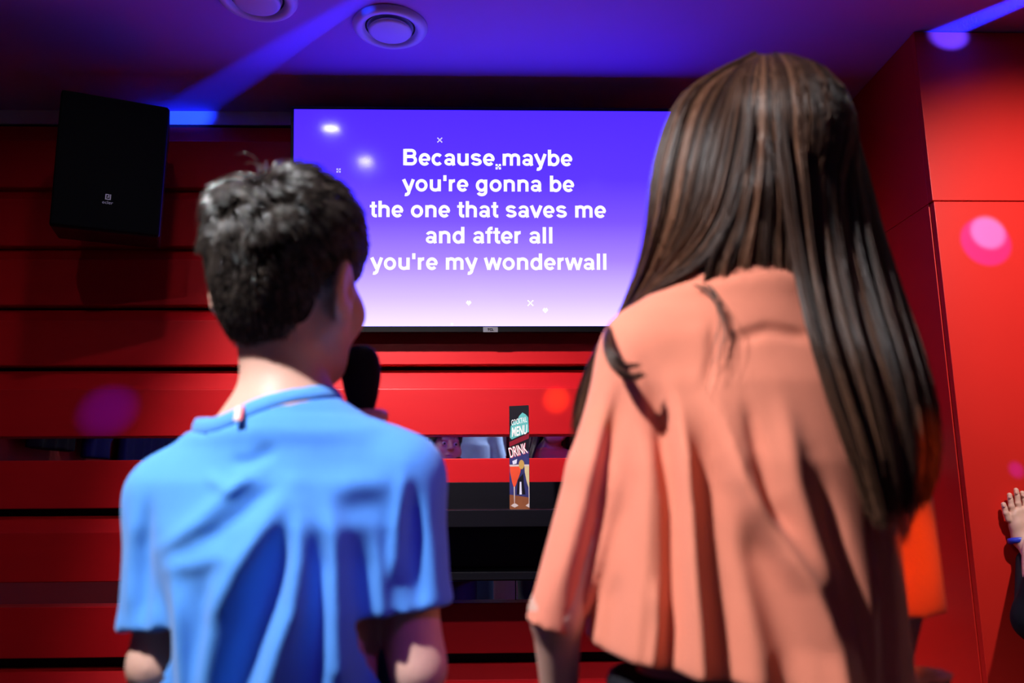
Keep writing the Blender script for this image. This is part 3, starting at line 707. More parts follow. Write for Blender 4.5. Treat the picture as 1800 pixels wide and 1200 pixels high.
def crop_hair(H, Rm, s, n, thick, hairline, whorl, m, parent, length, front=0.):
    """short hair: cap plus strands flowing out of a whorl; thick and length are functions of local unit direction and point"""
    cc = np.array([0, -.012, .030])*s; rr = np.array([.073, .093, .086])*s
    # cap
    nu, nv = 64, 40
    th = np.linspace(0, 2*math.pi, nu, endpoint=False); ph = np.linspace(.02, 2.55, nv)
    D = np.stack([np.sin(ph)[:, None]*np.cos(th), np.sin(ph)[:, None]*np.sin(th), np.cos(ph)[:, None]*np.ones(nu)], -1).reshape(-1, 3)
    lowz = lambda D: np.stack([D[:, 0], D[:, 1], D[:, 2]*np.where(D[:, 2] < 0, 1.5, 1)], 1)
    p = cc+lowz(D)*rr; over = p[:, 2]-hairline(p)
    t = thick(D, p)*.40*np.clip(over/.02, 0, 1)-.008*np.clip(-over/.01, 0, 1)
    v = p+D*t[:, None]
    q = np.array([(i*nu+j, (i+1)*nu+j, (i+1)*nu+(j+1) % nu, i*nu+(j+1) % nu) for i in range(nv-1) for j in range(nu)])
    cap = (H+v @ Rm.T, q)
    # strands
    D = RNG.normal(size=(n*2, 3)); D /= np.linalg.norm(D, axis=1)[:, None]; p = cc+lowz(D)*rr
    keep = (p[:, 2] > hairline(p)+RNG.normal(0, .004, len(p))); D = D[keep][:n]; p = p[keep][:n]; N = len(D)
    wd = nrm(whorl)
    away = D-wd; away -= D*(away*D).sum(1)[:, None]; away /= np.linalg.norm(away, axis=1)[:, None]+1e-6
    swirl = np.cross(D, away)
    dist = np.arccos(np.clip(D @ wd, -1, 1))
    flow = away+swirl*(.9*np.exp(-dist*1.6))[:, None]
    flow[:, 1] += front*np.clip(D[:, 2], 0, 1)*np.clip(D[:, 1]+.5, 0, 1)
    flow[:, 2] -= .35*np.clip(.6-D[:, 2], 0, 1)
    flow /= np.linalg.norm(flow, axis=1)[:, None]
    cl = RNG.normal(size=(420, 3)); cl /= np.linalg.norm(cl, axis=1)[:, None]; ci = (D @ cl.T).argmax(1); cj = RNG.normal(0, 1, (420, 3))
    L = length(D, p)*RNG.uniform(.8, 1.1, N)*(1+.16*cj[ci, 1]).clip(.7, 1.35); K = 7
    T = thick(D, p); S = np.zeros((N, K, 3)); x = p.copy(); d = D*.85+flow*.6+cj[ci]*.34*np.clip(p[:, 2:3]/.05, 0, 1)+RNG.normal(0, .08, (N, 3)); d /= np.linalg.norm(d, axis=1)[:, None]
    for k in range(K):
        S[:, k] = x
        u = k/(K-1)
        x = x+d*(L/(K-1))[:, None]
        out = (x-cc)/rr; out[:, 2] /= np.where(out[:, 2] < 0, 1.5, 1); lr = np.linalg.norm(out, axis=1); hgt = (lr-1)*rr.mean()
        d = d+flow*.34-D*np.clip((hgt/np.maximum(T, .004)-.6)*.6, 0, .8)[:, None]+RNG.normal(0, .05, (N, 3)); d /= np.linalg.norm(d, axis=1)[:, None]
    rad = np.linspace(1, .25, K)[None, :]*RNG.uniform(.0006, .001, N)[:, None]
    S = H+S @ Rm.T
    v, q = tubes(S, rad)
    tone = np.repeat(np.clip(RNG.normal(.4, .25, N)+cj[ci, 0]*.2, 0, 1), K*3)
    hair_obj([cap], [0.0], M_HCAP, parent, 'hair_base')
    return hair_obj([(v, q)], [tone], m, parent)
def resample(P, K):
    P = np.array(P, float); n = len(P)
    d = np.r_[0, np.cumsum(np.linalg.norm(np.diff(P, axis=0), axis=1))]; t = np.linspace(0, d[-1], K)
    # smooth (Catmull-Rom) interpolation
    out = np.zeros((K, 3)); seg = np.clip(np.searchsorted(d, t, 'right')-1, 0, n-2)
    for i, (sg, tt) in enumerate(zip(seg, t)):
        u = (tt-d[sg])/(d[sg+1]-d[sg]); p0, p1, p2, p3 = P[max(sg-1, 0)], P[sg], P[sg+1], P[min(sg+2, n-1)]
        out[i] = .5*((2*p1)+(-p0+p2)*u+(2*p0-5*p1+4*p2-p3)*u*u+(-p0+3*p1-3*p2+p3)*u**3)
    return out
def long_hair(guides, n, depth, centre, K=22, clumps=34, rad=(.0006, .001), jitter=.004, tmin=.86, skull=None):
    G = np.array([resample([W(*g) for g in gd], K) for gd in guides]); m = len(G)
    cu = np.sort(RNG.uniform(0, m-1, clumps)); cj = RNG.normal(0, 1, (clumps, 3)); ct = RNG.uniform(0, 1, clumps)
    u = RNG.uniform(0, m-1, n); ci = np.abs(u[:, None]-cu[None, :]).argmin(1)
    t = np.linspace(0, 1, K); pull = .6*np.clip(t*1.6-.1, 0, 1)
    uu = u[:, None]*(1-pull)+cu[ci][:, None]*pull
    i0 = np.clip(np.floor(uu).astype(int), 0, m-2); f = uu-i0; kk = np.arange(K)[None, :]
    S = G[i0, kk]*(1-f[..., None])+G[i0+1, kk]*f[..., None]
    inward = np.array(centre)-S; inward[..., 2] *= .3; inward /= np.linalg.norm(inward, axis=2, keepdims=True)
    lay = RNG.uniform(0, 1, n)**1.3
    cd_ = (RNG.uniform(0, 1, clumps)*.45)
    S += inward*(depth*(lay*.7+cd_[ci]*.6))[:, None, None]
    S += (cj[ci]*jitter*.8)[:, None, :]*(t**1.2)[None, :, None]+RNG.normal(0, jitter*.5, (n, 1, 3))*t[None, :, None]
    wv = np.sin(t[None, :]*RNG.uniform(4, 9, n)[:, None]+RNG.uniform(0, 6, n)[:, None])*jitter*.35
    S[..., 0] += wv*t; S[..., 1] += np.roll(wv, 3, 0)*t
    if skull is not None:                            # lay the strands over the head
        Hc, Rm_, s_, mg = skull; cc = np.array([0, -.012, .030])*s_; rr = np.array([.073, .093, .086])*s_+mg
        q_ = ((S-Hc) @ Rm_-cc)/rr; l = np.linalg.norm(q_, axis=2); lift = (1-lay*.8)[:, None]*.13
        k_ = np.where(l < 1+lift, (1+lift)/np.maximum(l, 1e-4), 1)
        S = Hc+((q_*k_[..., None])*rr+cc) @ Rm_.T
    te = RNG.uniform(tmin, 1, n)                     # uneven ends
    src = te[:, None]*t[None, :]*(K-1); a = np.clip(np.floor(src).astype(int), 0, K-2); fr = (src-a)[..., None]
    S = np.take_along_axis(S, a[..., None], 1)*(1-fr)+np.take_along_axis(S, (a+1)[..., None], 1)*fr
    r = RNG.uniform(*rad, n)[:, None]*np.clip(1.15-t*.75, .3, 1)[None, :]
    v, q = tubes(S, r)
    tone = np.repeat(np.clip(ct[ci]**2.2*.9+RNG.normal(.06, .12, n), 0, 1), K*3)
    return (v, q), tone

# ------------------------------------------------------------------ materials of the people
M_SKIN = mat('skin', (0.72, 0.41, 0.32), .48, spec=.35, bump=(400, .12, .0008), var=((25, 25, 25), .06), sss=.12)
M_BLUE = mat('blue_cotton', (0.09, 0.32, 0.86), .85, spec=.15, bump=(1400, .25, .0006), var=((30, 30, 30), .05), sheen=.15)
M_BLUEC = mat('blue_rib', (0.10, 0.34, 0.87), .85, spec=.15, bump=(900, .4, .0008), sheen=.15)
M_SALM = mat('salmon_cotton', (0.86, 0.27, 0.17), .85, spec=.15, bump=(1300, .25, .0006), var=((30, 30, 30), .05), sheen=.15)
M_SALC = mat('salmon_rib', (0.86, 0.28, 0.18), .85, spec=.15, bump=(900, .4, .0008), sheen=.15)
M_BLKC = mat('black_cotton', (0.010, 0.010, 0.014), .9, spec=.15, bump=(900, .3, .0006), var=((30, 30, 30), .2))
M_DENIM = mat('dark_denim', (0.02, 0.035, 0.10), .85, spec=.2, bump=(1500, .4, .0006), var=((40, 40, 200), .25))
M_SHOE = mat('white_shoe', (0.55, 0.55, 0.57), .5, bump=(200, .1, .001))
M_TAGR = mat('tag_red', (0.6, 0.04, 0.05), .7); M_TAGW = mat('tag_white', (0.75, 0.6, 0.6), .7)
M_HCAP = mat('matte_dark_hair', (0.008, 0.005, 0.004), .9, spec=.05)
M_HB = hair_mat('dark_brown_hair', (0.010, 0.007, 0.006), (0.115, 0.088, 0.072), .26, 1.0)
M_HG = hair_mat('brown_hair', (0.022, 0.009, 0.006), (0.32, 0.145, 0.08), .38, .5)
M_BAND = mat('blue_silicone', (0.02, 0.04, 0.55), .4, var=((50, 50, 50), .1))
M_NAIL = mat('finger_nail', (0.70, 0.34, 0.28), .55, spec=.2)

# ------------------------------------------------------------------ the boy
JB = dict(neck=W(505, 735, .89), shL=W(306, 872, .895), shR=W(703, 840, .875), elL=W(276, 1165, .875), wrL=W(268, 1330, .97), elR=W(736, 1175, .87), wrR=W(652, 845, 1.005))
BHX = (JB['shL'][0]+JB['shR'][0])/2
JB.update(hipL=np.array([BHX-.07, .90, .66]), hipR=np.array([BHX+.07, .90, .66]), knL=np.array([BHX-.085, .92, .37]), knR=np.array([BHX+.085, .91, .37]),
          anL=np.array([BHX-.09, .89, .085]), anR=np.array([BHX+.095, .88, .085]))
HB = W(508, 502, .90); RB = rot_m(R(19), R(4), R(4)); SB = .99
boy = root('person', (BHX, .9, 0), 'boy with short dark hair in a blue t-shirt, singing into a microphone', 'person')
fd = body_fields(JB, HB, RB, SB)
# right hand closed around the microphone
mic_a = W(634, 628, .985); mic_b = W(640, 850, .995)
mdir = nrm(mic_b-mic_a); gp = W(640, 775, .9915)
mside = nrm(np.cross(mdir, [0, 1, 0])); mfw = np.cross(mside, mdir)
fd.cone(JB['wrR'], gp+mdir*.02-mfw*.028, .021, .024, .015)
fd.ell(gp-mfw*.026, (.030, .016, .036), np.stack([mside, mfw, mdir], 1), .012)
for i, dz in enumerate((-.030, -.010, .010, .029)):
    pts = []
    for a in np.linspace(-1.9, 1.5, 6): pts.append(gp+mdir*dz+(mside*math.cos(a)-mfw*math.sin(a)*-1)*.0225)
    fd.chain(pts, [.0085, .0085, .0082, .008, .0075, .007], .005)
fd.chain([gp-mfw*.024-mside*.012, gp-mside*.024-mdir*.022-mfw*.006, gp-mside*.018-mdir*.045+mfw*.010], [.012, .0095, .0075], .008)
hand(fd, JB['wrL'], JB['wrL']-JB['elL'], (1, 0, 0), 1, .45)
sdf_obj(fd, 'body', M_SKIN, boy, 2)
eyes(HB, RB, SB, boy)
# t-shirt
def neck_ring(f, c, rx, ry, n=44, lift=.0):
    """where an upright elliptic opening meets the top of a garment field; the opening is then cut"""
    out = []
    for a in np.linspace(0, 2*math.pi, n, endpoint=False):
        x, y = c[0]+rx*math.cos(a), c[1]+ry*math.sin(a)
        i, j = int(round((x-f.lo[0])/f.h)), int(round((y-f.lo[1])/f.h)); col = f.D[i, j]; k = np.where(col < 0)[0].max()
        t = col[k]/(col[k]-col[k+1]); out.append((x, y, f.lo[2]+(k+t)*f.h+lift))
    P = np.array(out); P[:, 2] = sum(np.roll(P[:, 2], s_) for s_ in (-2, -1, 0, 1, 2))/5
    return P
def cut_neck(f, c, rx, ry, zlo):
    sl, X, Y, Z = f.sub((c[0]-.14, c[1]-.14, zlo), (c[0]+.14, c[1]+.14, zlo+.5))
    d = (np.sqrt(((X-c[0])/rx)**2+((Y-c[1])/ry)**2)-1)*min(rx, ry)+0*Z
    f.D[sl] = np.maximum(f.D[sl], -d.astype(np.float32))
def boy_shirt():
    lo = np.array([JB['shL'][0]-.16, .66, .50]); hi = np.array([JB['shR'][0]+.16, 1.12, 1.16]); f = Field(lo, hi, .004)
    n_ = JB['neck']; cx = BHX
    zs = [.54, .62, .72, .84, .92, .965, 1.0]
    f.trunk(zs, [cx]*7, [.905, .905, .90, .895, .893, .89, .89], [.150, .146, .142, .142, .142, .126, .085], [.122, .120, .118, .116, .108, .088, .06], R(-2), .04)
    cuts = [(np.array([cx, .9, .545]), -z0, None)]
    for s_ in 'LR':
        sh_ = JB['sh'+s_]
        f.cone(sh_, n_-z0*.022, .047, .058, .045)
        hem = JB['el'+s_]+(sh_-JB['el'+s_])*(.18 if s_ == 'L' else .30)
        f.cone(sh_, hem, .047, .041, .016); f.cone(hem, hem+(JB['el'+s_]-hem)*.6, .041, .040, .01)
        cuts.append((hem, JB['el'+s_]-JB['sh'+s_], .085))
    c = W(470, 725, .885)
    ring = neck_ring(f, c, .076, .057, lift=.003)
    hollow(f, .010, cuts)
    cut_neck(f, c, .074, .055, .95)
    return f, ring
folds_b = [([(520, 820), (505, 860), (461, 940), (414, 1010), (376, 1080), (352, 1200), (340, 1400)], 24, .016),
           ([(520, 850), (526, 983), (520, 1070), (494, 1135), (470, 1210), (450, 1400)], 20, .015),
           ([(512, 870), (482, 1010), (446, 1120), (420, 1210), (390, 1400)], 26, -.024),
           ([(300, 960), (312, 1060), (320, 1180), (322, 1400)], 11, .009), ([(262, 960), (284, 1080), (294, 1210), (296, 1400)], 16, -.013),
           ([(270, 1000), (340, 992), (430, 970)], 17, .005), ([(362, 1000), (356, 1100), (340, 1200), (330, 1340)], 20, -.014),
           ([(480, 800), (400, 870), (320, 940), (250, 985)], 16, .006), ([(500, 840), (420, 910), (340, 965)], 16, -.007),
           ([(355, 830), (405, 862), (450, 828)], 11, .005), ([(395, 812), (440, 815), (490, 785)], 12, -.005),
           ([(575, 860), (592, 950), (590, 1040), (600, 1180)], 15, .008), ([(545, 900), (560, 1000), (556, 1100), (540, 1250)], 20, -.014),
           ([(610, 900), (632, 1000), (640, 1100), (645, 1300)], 26, -.016), ([(660, 900), (668, 1000), (676, 1100), (680, 1300)], 13, .008),
           ([(560, 870), (630, 850), (700, 850)], 22, .004), ([(575, 915), (640, 892), (690, 896)], 20, -.002),
           ([(712, 815), (706, 880), (696, 960), (690, 1040)], 11, .008), ([(722, 830), (728, 920), (734, 1020), (736, 1100)], 15, -.009), ([(752, 840), (762, 950), (772, 1070)], 13, .004),
           ([(262, 860), (256, 960), (252, 1060), (250, 1120)], 10, -.008), ([(236, 880), (230, 1000), (226, 1100)], 10, .005)]
fs, bring = boy_shirt()
shirt = sdf_obj(fs, 't_shirt', M_BLUE, boy, 2, lambda V: add_folds(V, folds_b, .90, .06, .022))
# collar: a ribbed band round the neck opening
def collar(pts_px, m, parent, w_=.011, th=.004, name='collar'):
    P = np.array(pts_px); n = len(P); V = []; Fc = []
    cen = P.mean(0)
    for i in range(n):
        t = nrm(P[(i+1) % n]-P[i-1]); out = P[i]-cen; out = nrm(out-t*(out @ t)); up = np.cross(t, out); up = up if up[2] > 0 else -up
        for a in np.linspace(0, 2*math.pi, 9)[:-1]: V.append(P[i]+out*th*math.cos(a)+(up*.75-out*.35)*w_*.5*math.sin(a))
    for i in range(n):
        for k in range(8): Fc.append((i*8+k, i*8+(k+1) % 8, ((i+1) % n)*8+(k+1) % 8, ((i+1) % n)*8+k))
    return pm(name, V, Fc, m, parent, True)
collar(bring, M_BLUEC, shirt, .021, .0026)
bi = [i for i in range(len(bring)) if bring[i][1] < W(470, 725, .885)[1]]; tg = bring[min(bi, key=lambda i: abs(proj(bring[i])[0]-422))]+np.array([0, -.004, -.004])
tv_ = nrm(W(418, 756, .785)-W(424, 725, .80)); tr_ = np.array([1, 0, 0]); tnn = nrm(np.cross(tv_, tr_)); tnn = tnn if tnn[1] < 0 else -tnn
TGM = frame_M(tg+tnn*.004, tr_, -tv_, tnn)
tgo = box('neck_tag', (-.0045, -.010, -.001), (.0045, .010, .0015), M_TAGW, boy, .0006, TGM)
box('tag_stripe', (.0015, -.0099, .0016), (.0044, .0099, .0022), M_TAGR, tgo, 0, TGM)
trousers(JB, M_DENIM, boy, .02); shoes(JB, M_SHOE, boy)
def hl_b(p):
    az = np.arctan2(p[:, 1]+.01, np.abs(p[:, 0]))
    return np.interp(az, [-1.57, -.9, -.35, .0, .35, .7, 1.1, 1.57], [-.078, -.070, -.004, .030, .004, .030, .075, .080])
def th_b(D, p):
    az = D[:, 1]
    t = np.interp(p[:, 2], [-.06, -.03, .02, .07, .11, .13], [.002, .003, .006, .014, .029, .036])
    return t + .012*np.clip(az-.35, 0, 1)*np.clip(p[:, 2]-.06, 0, .05)/.05
def len_b(D, p):
    return np.interp(p[:, 2], [-.06, -.02, .03, .07, .12], [.006, .009, .018, .042, .052])+.035*np.clip(D[:, 1]-.3, 0, 1)*(p[:, 2] > .06)
crop_hair(HB, RB, SB, 12000, th_b, hl_b, (-.05, -.55, .83), M_HB, boy, len_b, .55)
# microphone
mic = root('microphone', mic_b, 'black handheld microphone with foam windscreen at the boy\'s mouth', 'microphone')
MM = frame_M(mic_a, mside, np.cross(-mdir, mside), -mdir)
M_FOAM = mat('black_foam', (.005, .005, .008), .8, spec=.2, bump=(1500, .6, .001)); M_MICB = mat('black_mic_metal', (.01, .01, .012), .35, metal=.2)
M_MESHR = mat('mic_ring_metal', (.5, .5, .52), .3, metal=1.0)
lathe('windscreen', [(0, .016), (.010, .0145), (.0175, .009), (.0225, .000), (.0245, -.014), (.0245, -.024), (.0225, -.036), (.0195, -.050), (.0165, -.062), (.0150, -.068), (0, -.068)], M_FOAM, mic, MM, 32)
lathe('collar_ring', [(.0145, -.069), (.0155, -.070), (.0155, -.074), (.0145, -.075)], M_MESHR, mic, MM, 28)
lathe('handle', [(0, -.0755), (.0138, -.0755), (.0140, -.09), (.0115, -.20), (.0105, -.225), (.008, -.230), (0, -.230)], M_MICB, mic, MM, 28)

# ------------------------------------------------------------------ the girl
JG = dict(neck=W(1315, 515, .865), shL=W(1142, 622, .855), shR=W(1525, 632, .885), elL=W(978, 1075, .868), wrL=W(986, 1275, .93), elR=W(1590, 1010, .90), wrR=W(1545, 1290, 1.02))
GX = W(1308, 850, .87)[0]
JG.update(hipL=np.array([GX-.075, .875, .74]), hipR=np.array([GX+.075, .885, .74]), knL=np.array([GX-.08, .90, .42]), knR=np.array([GX+.085, .90, .42]), anL=np.array([GX-.085, .87, .085]), anR=np.array([GX+.09, .88, .085]))
HG = W(1338, 318, .905); RG = rot_m(R(-13), R(5), R(-3)); SG = 1.08
girl = root('person', (GX, .88, 0), 'girl with long brown hair in a loose salmon pink t-shirt', 'person')
fd = body_fields(JG, HG, RG, SG)
hand(fd, JG['wrL'], (0, .3, -1), (1, 0, 0), 1, .4); hand(fd, JG['wrR'], (0, .5, -1), (-1, 0, 0), -1, .4)
sdf_obj(fd, 'body', M_SKIN, girl, 2)
eyes(HG, RG, SG, girl)
def girl_shirt():
    lo = np.array([W(925, 1100, .80)[0]-.06, .62, .68]); hi = np.array([JG['shR'][0]+.17, 1.10, 1.27]); f = Field(lo, hi, .004)
    n_ = JG['neck']; cx = GX
    zs = [.72, .80, .88, .98, 1.06, 1.11, 1.15]
    f.trunk(zs, [cx-.006, cx-.006, cx-.002, cx+.004, cx+.008, cx+.01, cx+.01], [.885, .885, .88, .873, .87, .868, .868], [.172, .168, .162, .154, .146, .124, .088], [.134, .132, .128, .120, .106, .088, .06], R(3), .03)
    hemL = W(968, 1105, .867); hemR = W(1600, 1075, .90)
    for s_, hem, r in (('L', hemL, .0275), ('R', hemR, .036)):
        sh_ = JG['sh'+s_]
        f.cone(sh_, n_-z0*.024, .049, .062, .05)
        mid = sh_+(hem-sh_)*.45
        f.cone(sh_, mid, .050, .043, .022); f.cone(mid, hem, .043, r, .008); dn = nrm(hem-sh_); f.cone(hem, hem+dn*.05, r, r, .004)
    c = W(1306, 520, .865)
    ring = neck_ring(f, c, .078, .068)
    pl_ = W(1040, 1155, .80)
    cuts = [(pl_, nrm([-.16, 0, -1]), None), (hemL, nrm(hemL-JG['shL'])+np.array([-.0, 0, -.2]), .065), (hemR, nrm(hemR-JG['shR']), .075)]
    hollow(f, .010, cuts)
    cut_neck(f, c, .076, .066, 1.09)
    return f, ring
folds_g = [([(1130, 640), (1165, 740), (1186, 880), (1188, 1060), (1180, 1250)], 17, -.020), ([(1180, 660), (1204, 803), (1214, 967), (1228, 1120), (1235, 1260)], 15, .013),
           ([(1112, 680), (1132, 850), (1128, 1000), (1110, 1180)], 24, .012), ([(1095, 660), (1072, 800), (1052, 920), (1022, 1040), (1005, 1150)], 12, -.016), ([(1062, 690), (1030, 850), (990, 1000), (970, 1090)], 14, .007),
           ([(1235, 700), (1258, 860), (1276, 1040), (1290, 1260)], 30, -.022), ([(1240, 660), (1297, 838), (1355, 937), (1425, 1035), (1470, 1142), (1490, 1260)], 20, .016),
           ([(1310, 880), (1350, 1020), (1390, 1150), (1400, 1260)], 32, -.022), ([(1308, 690), (1335, 790), (1356, 880), (1400, 960)], 12, -.010), ([(1370, 680), (1400, 860), (1440, 980), (1490, 1080)], 20, .009),
           ([(1430, 800), (1475, 960), (1520, 1100), (1540, 1250)], 18, -.014), ([(1540, 860), (1556, 1000), (1562, 1120), (1565, 1250)], 13, -.016), ([(1255, 555), (1256, 620), (1240, 690)], 10, -.005), ([(1275, 600), (1350, 580), (1440, 595)], 12, -.006),
           ([(1595, 850), (1610, 960), (1615, 1150)], 14, .007), ([(1085, 1000), (1075, 1080), (1060, 1180)], 14, -.008), ([(1150, 1000), (1152, 1100), (1140, 1200)], 12, .008)]
fs, gring = girl_shirt()
gshirt = sdf_obj(fs, 't_shirt', M_SALM, girl, 2, lambda V: add_folds(V, folds_g, .875, .06, .024))
collar(gring, M_SALC, gshirt, .019, .0028)
trousers(JG, M_BLKC, girl, .03); shoes(JG, M_SHOE, girl)
GL_ = [[(1345, 98, .85), (1330, 200, .795), (1315, 300, .785), (1290, 390, .79), (1235, 462, .81), (1160, 503, .85), (1095, 560, .92), (1050, 640, .96), (1025, 740, .985)],
       [(1340, 94, .86), (1290, 180, .81), (1265, 290, .80), (1240, 380, .81), (1190, 455, .84), (1135, 510, .89), (1080, 580, .945), (1040, 660, .97), (1015, 760, .99)],
       [(1335, 91, .875), (1250, 160, .83), (1215, 280, .82), (1195, 380, .83), (1160, 460, .86), (1115, 530, .92), (1065, 600, .96), (1030, 680, .985), (1012, 770, 1.0)],
       [(1330, 90, .89), (1215, 155, .86), (1170, 280, .855), (1155, 390, .86), (1135, 470, .89), (1100, 545, .94), (1050, 620, .97), (1020, 700, 1.0), (1012, 760, 1.01)],
       [(1325, 90, .905), (1197, 165, .90), (1148, 290, .90), (1135, 400, .90), (1120, 480, .92), (1090, 560, .96), (1048, 640, .99), (1022, 720, 1.02), (1020, 800, 1.03)],
       [(1320, 92, .93), (1205, 180, .95), (1158, 300, .96), (1143, 410, .96), (1130, 500, .97), (1105, 580, 1.0), (1070, 660, 1.02), (1045, 760, 1.04), (1040, 840, 1.05)],
       [(1315, 97, .96), (1228, 200, 1.0), (1188, 320, 1.01), (1173, 430, 1.0), (1158, 520, 1.01), (1130, 600, 1.03), (1100, 700, 1.05), (1080, 800, 1.06), (1075, 880, 1.06)]]
GR_ = [[(1350, 98, .85), (1362, 200, .785), (1372, 300, .772), (1385, 400, .772), (1400, 500, .765), (1425, 610, .742), (1460, 720, .732), (1505, 830, .732), (1545, 925, .735)],
       [(1355, 94, .86), (1398, 180, .80), (1420, 290, .785), (1430, 400, .785), (1447, 500, .775), (1475, 610, .745), (1510, 720, .732), (1540, 830, .730), (1560, 932, .735)],
       [(1360, 91, .87), (1435, 165, .82), (1465, 280, .80), (1478, 390, .80), (1497, 500, .785), (1525, 610, .755), (1555, 720, .742), (1575, 830, .740), (1580, 920, .745)],
       [(1362, 90, .885), (1460, 155, .85), (1498, 270, .83), (1520, 390, .82), (1545, 500, .805), (1575, 610, .775), (1600, 720, .758), (1610, 830, .755), (1600, 910, .76)],
       [(1364, 90, .90), (1476, 162, .88), (1520, 275, .87), (1548, 390, .855), (1580, 500, .83), (1612, 610, .795), (1640, 720, .775), (1645, 820, .775), (1625, 900, .78)],
       [(1362, 92, .93), (1478, 180, .93), (1524, 290, .92), (1555, 400, .90), (1592, 510, .865), (1627, 620, .825), (1654, 730, .80), (1656, 830, .795), (1640, 890, .80)],
       [(1350, 97, .96), (1452, 200, .99), (1495, 310, .99), (1522, 420, .98), (1550, 520, .965), (1570, 610, .975), (1580, 700, 1.0), (1580, 800, 1.02), (1578, 870, 1.02)]]
GM_ = [[(1338, 105, .84), (1300, 280, .79), (1270, 390, .793), (1240, 460, .80), (1215, 535, .815)], [(1342, 105, .84), (1330, 280, .785), (1310, 390, .79), (1290, 460, .797), (1280, 540, .812)], [(1346, 105, .84), (1350, 280, .785), (1345, 390, .79), (1340, 470, .797), (1335, 545, .812)], [(1350, 105, .84), (1385, 280, .785), (1395, 400, .79), (1400, 500, .79), (1400, 560, .80)]]
GC_ = [[(1098, 545, .93), (1076, 572, .85), (1070, 605, .795), (1084, 632, .778), (1106, 646, .775), (1130, 640, .776)], [(1090, 552, .94), (1064, 578, .86), (1057, 615, .795), (1078, 656, .776), (1108, 672, .773), (1128, 664, .774)]]
GW_ = [[(1215, 500, .80), (1245, 520, .79), (1262, 560, .772), (1258, 610, .765), (1250, 650, .763)], [(1250, 500, .80), (1268, 530, .785), (1275, 570, .770), (1266, 620, .763), (1262, 670, .760)]]
hc = HG+np.array([0, 0, -.05])
parts = []; tones = []
for gds, n_, dp, cl_, kw in ((GL_, 4400, .022, 46, {}), (GR_, 5400, .024, 52, {}), (GM_, 1100, .010, 14, {}), (GC_, 260, .006, 3, dict(jitter=.003)), (GW_, 12, .001, 6, dict(jitter=.009, rad=(.0004, .0006)))):
    p_, t_ = long_hair(gds, n_, dp, hc, clumps=cl_, skull=(HG, RG, SG, .004), **kw); parts.append(p_); tones.append(t_)
# dark cap under the strands
nu, nv = 48, 30
th = np.linspace(0, 2*math.pi, nu, endpoint=False); ph = np.linspace(.02, 2.3, nv)
D_ = np.stack([np.sin(ph)[:, None]*np.cos(th), np.sin(ph)[:, None]*np.sin(th), np.cos(ph)[:, None]*np.ones(nu)], -1).reshape(-1, 3)
p_ = np.array([0, -.012, .030])*SG+D_*np.array([.073, .093, .086])*SG
az = np.arctan2(p_[:, 1]+.01, np.abs(p_[:, 0])); hl = np.interp(az, [-1.57, -.6, 0, .5, 1.0, 1.57], [-.07, -.06, -.01, .03, .075, .085])
p_ = p_+D_*(.005*np.clip((p_[:, 2]-hl)/.02, 0, 1)-.009*np.clip((hl-p_[:, 2])/.01, 0, 1))[:, None]
q_ = np.array([(i*nu+j, (i+1)*nu+j, (i+1)*nu+(j+1) % nu, i*nu+(j+1) % nu) for i in range(nv-1) for j in range(nu)])
hair_obj([(HG+p_ @ RG.T, q_)], [0.0], M_HCAP, girl, 'hair_base')
hair_obj(parts, tones, M_HG, girl)

# ------------------------------------------------------------------ person at the right edge, left hand flat on the red panel
px3, py3 = 1.44, 1.70
JP = dict(neck=np.array([px3, py3, 1.09]), shL=np.array([px3-.125, py3+.01, 1.04]), shR=np.array([px3+.125, py3-.01, 1.04]), elL=W(1822, 1090, 1.83), wrL=np.array([1.300, 1.952, .825]),
          elR=np.array([px3+.16, py3, .80]), wrR=np.array([px3+.15, py3+.08, .60]), hipL=np.array([px3-.075, py3, .66]), hipR=np.array([px3+.065, py3, .66]), knL=np.array([px3-.085, py3+.01, .37]), knR=np.array([px3+.085, py3+.02, .37]),
          anL=np.array([px3-.09, py3-.01, .085]), anR=np.array([px3+.09, py3, .085]))
HP = np.array([px3+.01, py3+.02, 1.26]); RP = rot_m(R(10)); SP_ = 1.04
per = root('person', (px3, py3, 0), 'child in black at the right edge resting a hand on the red panel', 'person')
fd = body_fields(JP, HP, RP, SP_, .006)
hand(fd, JP['wrR'], (0, .3, -1), (-1, 0, 0), -1, .4)
V0, Q0 = nets(fd.D, fd.lo, fd.h); V0 = smooth_np(V0, Q0, 2)
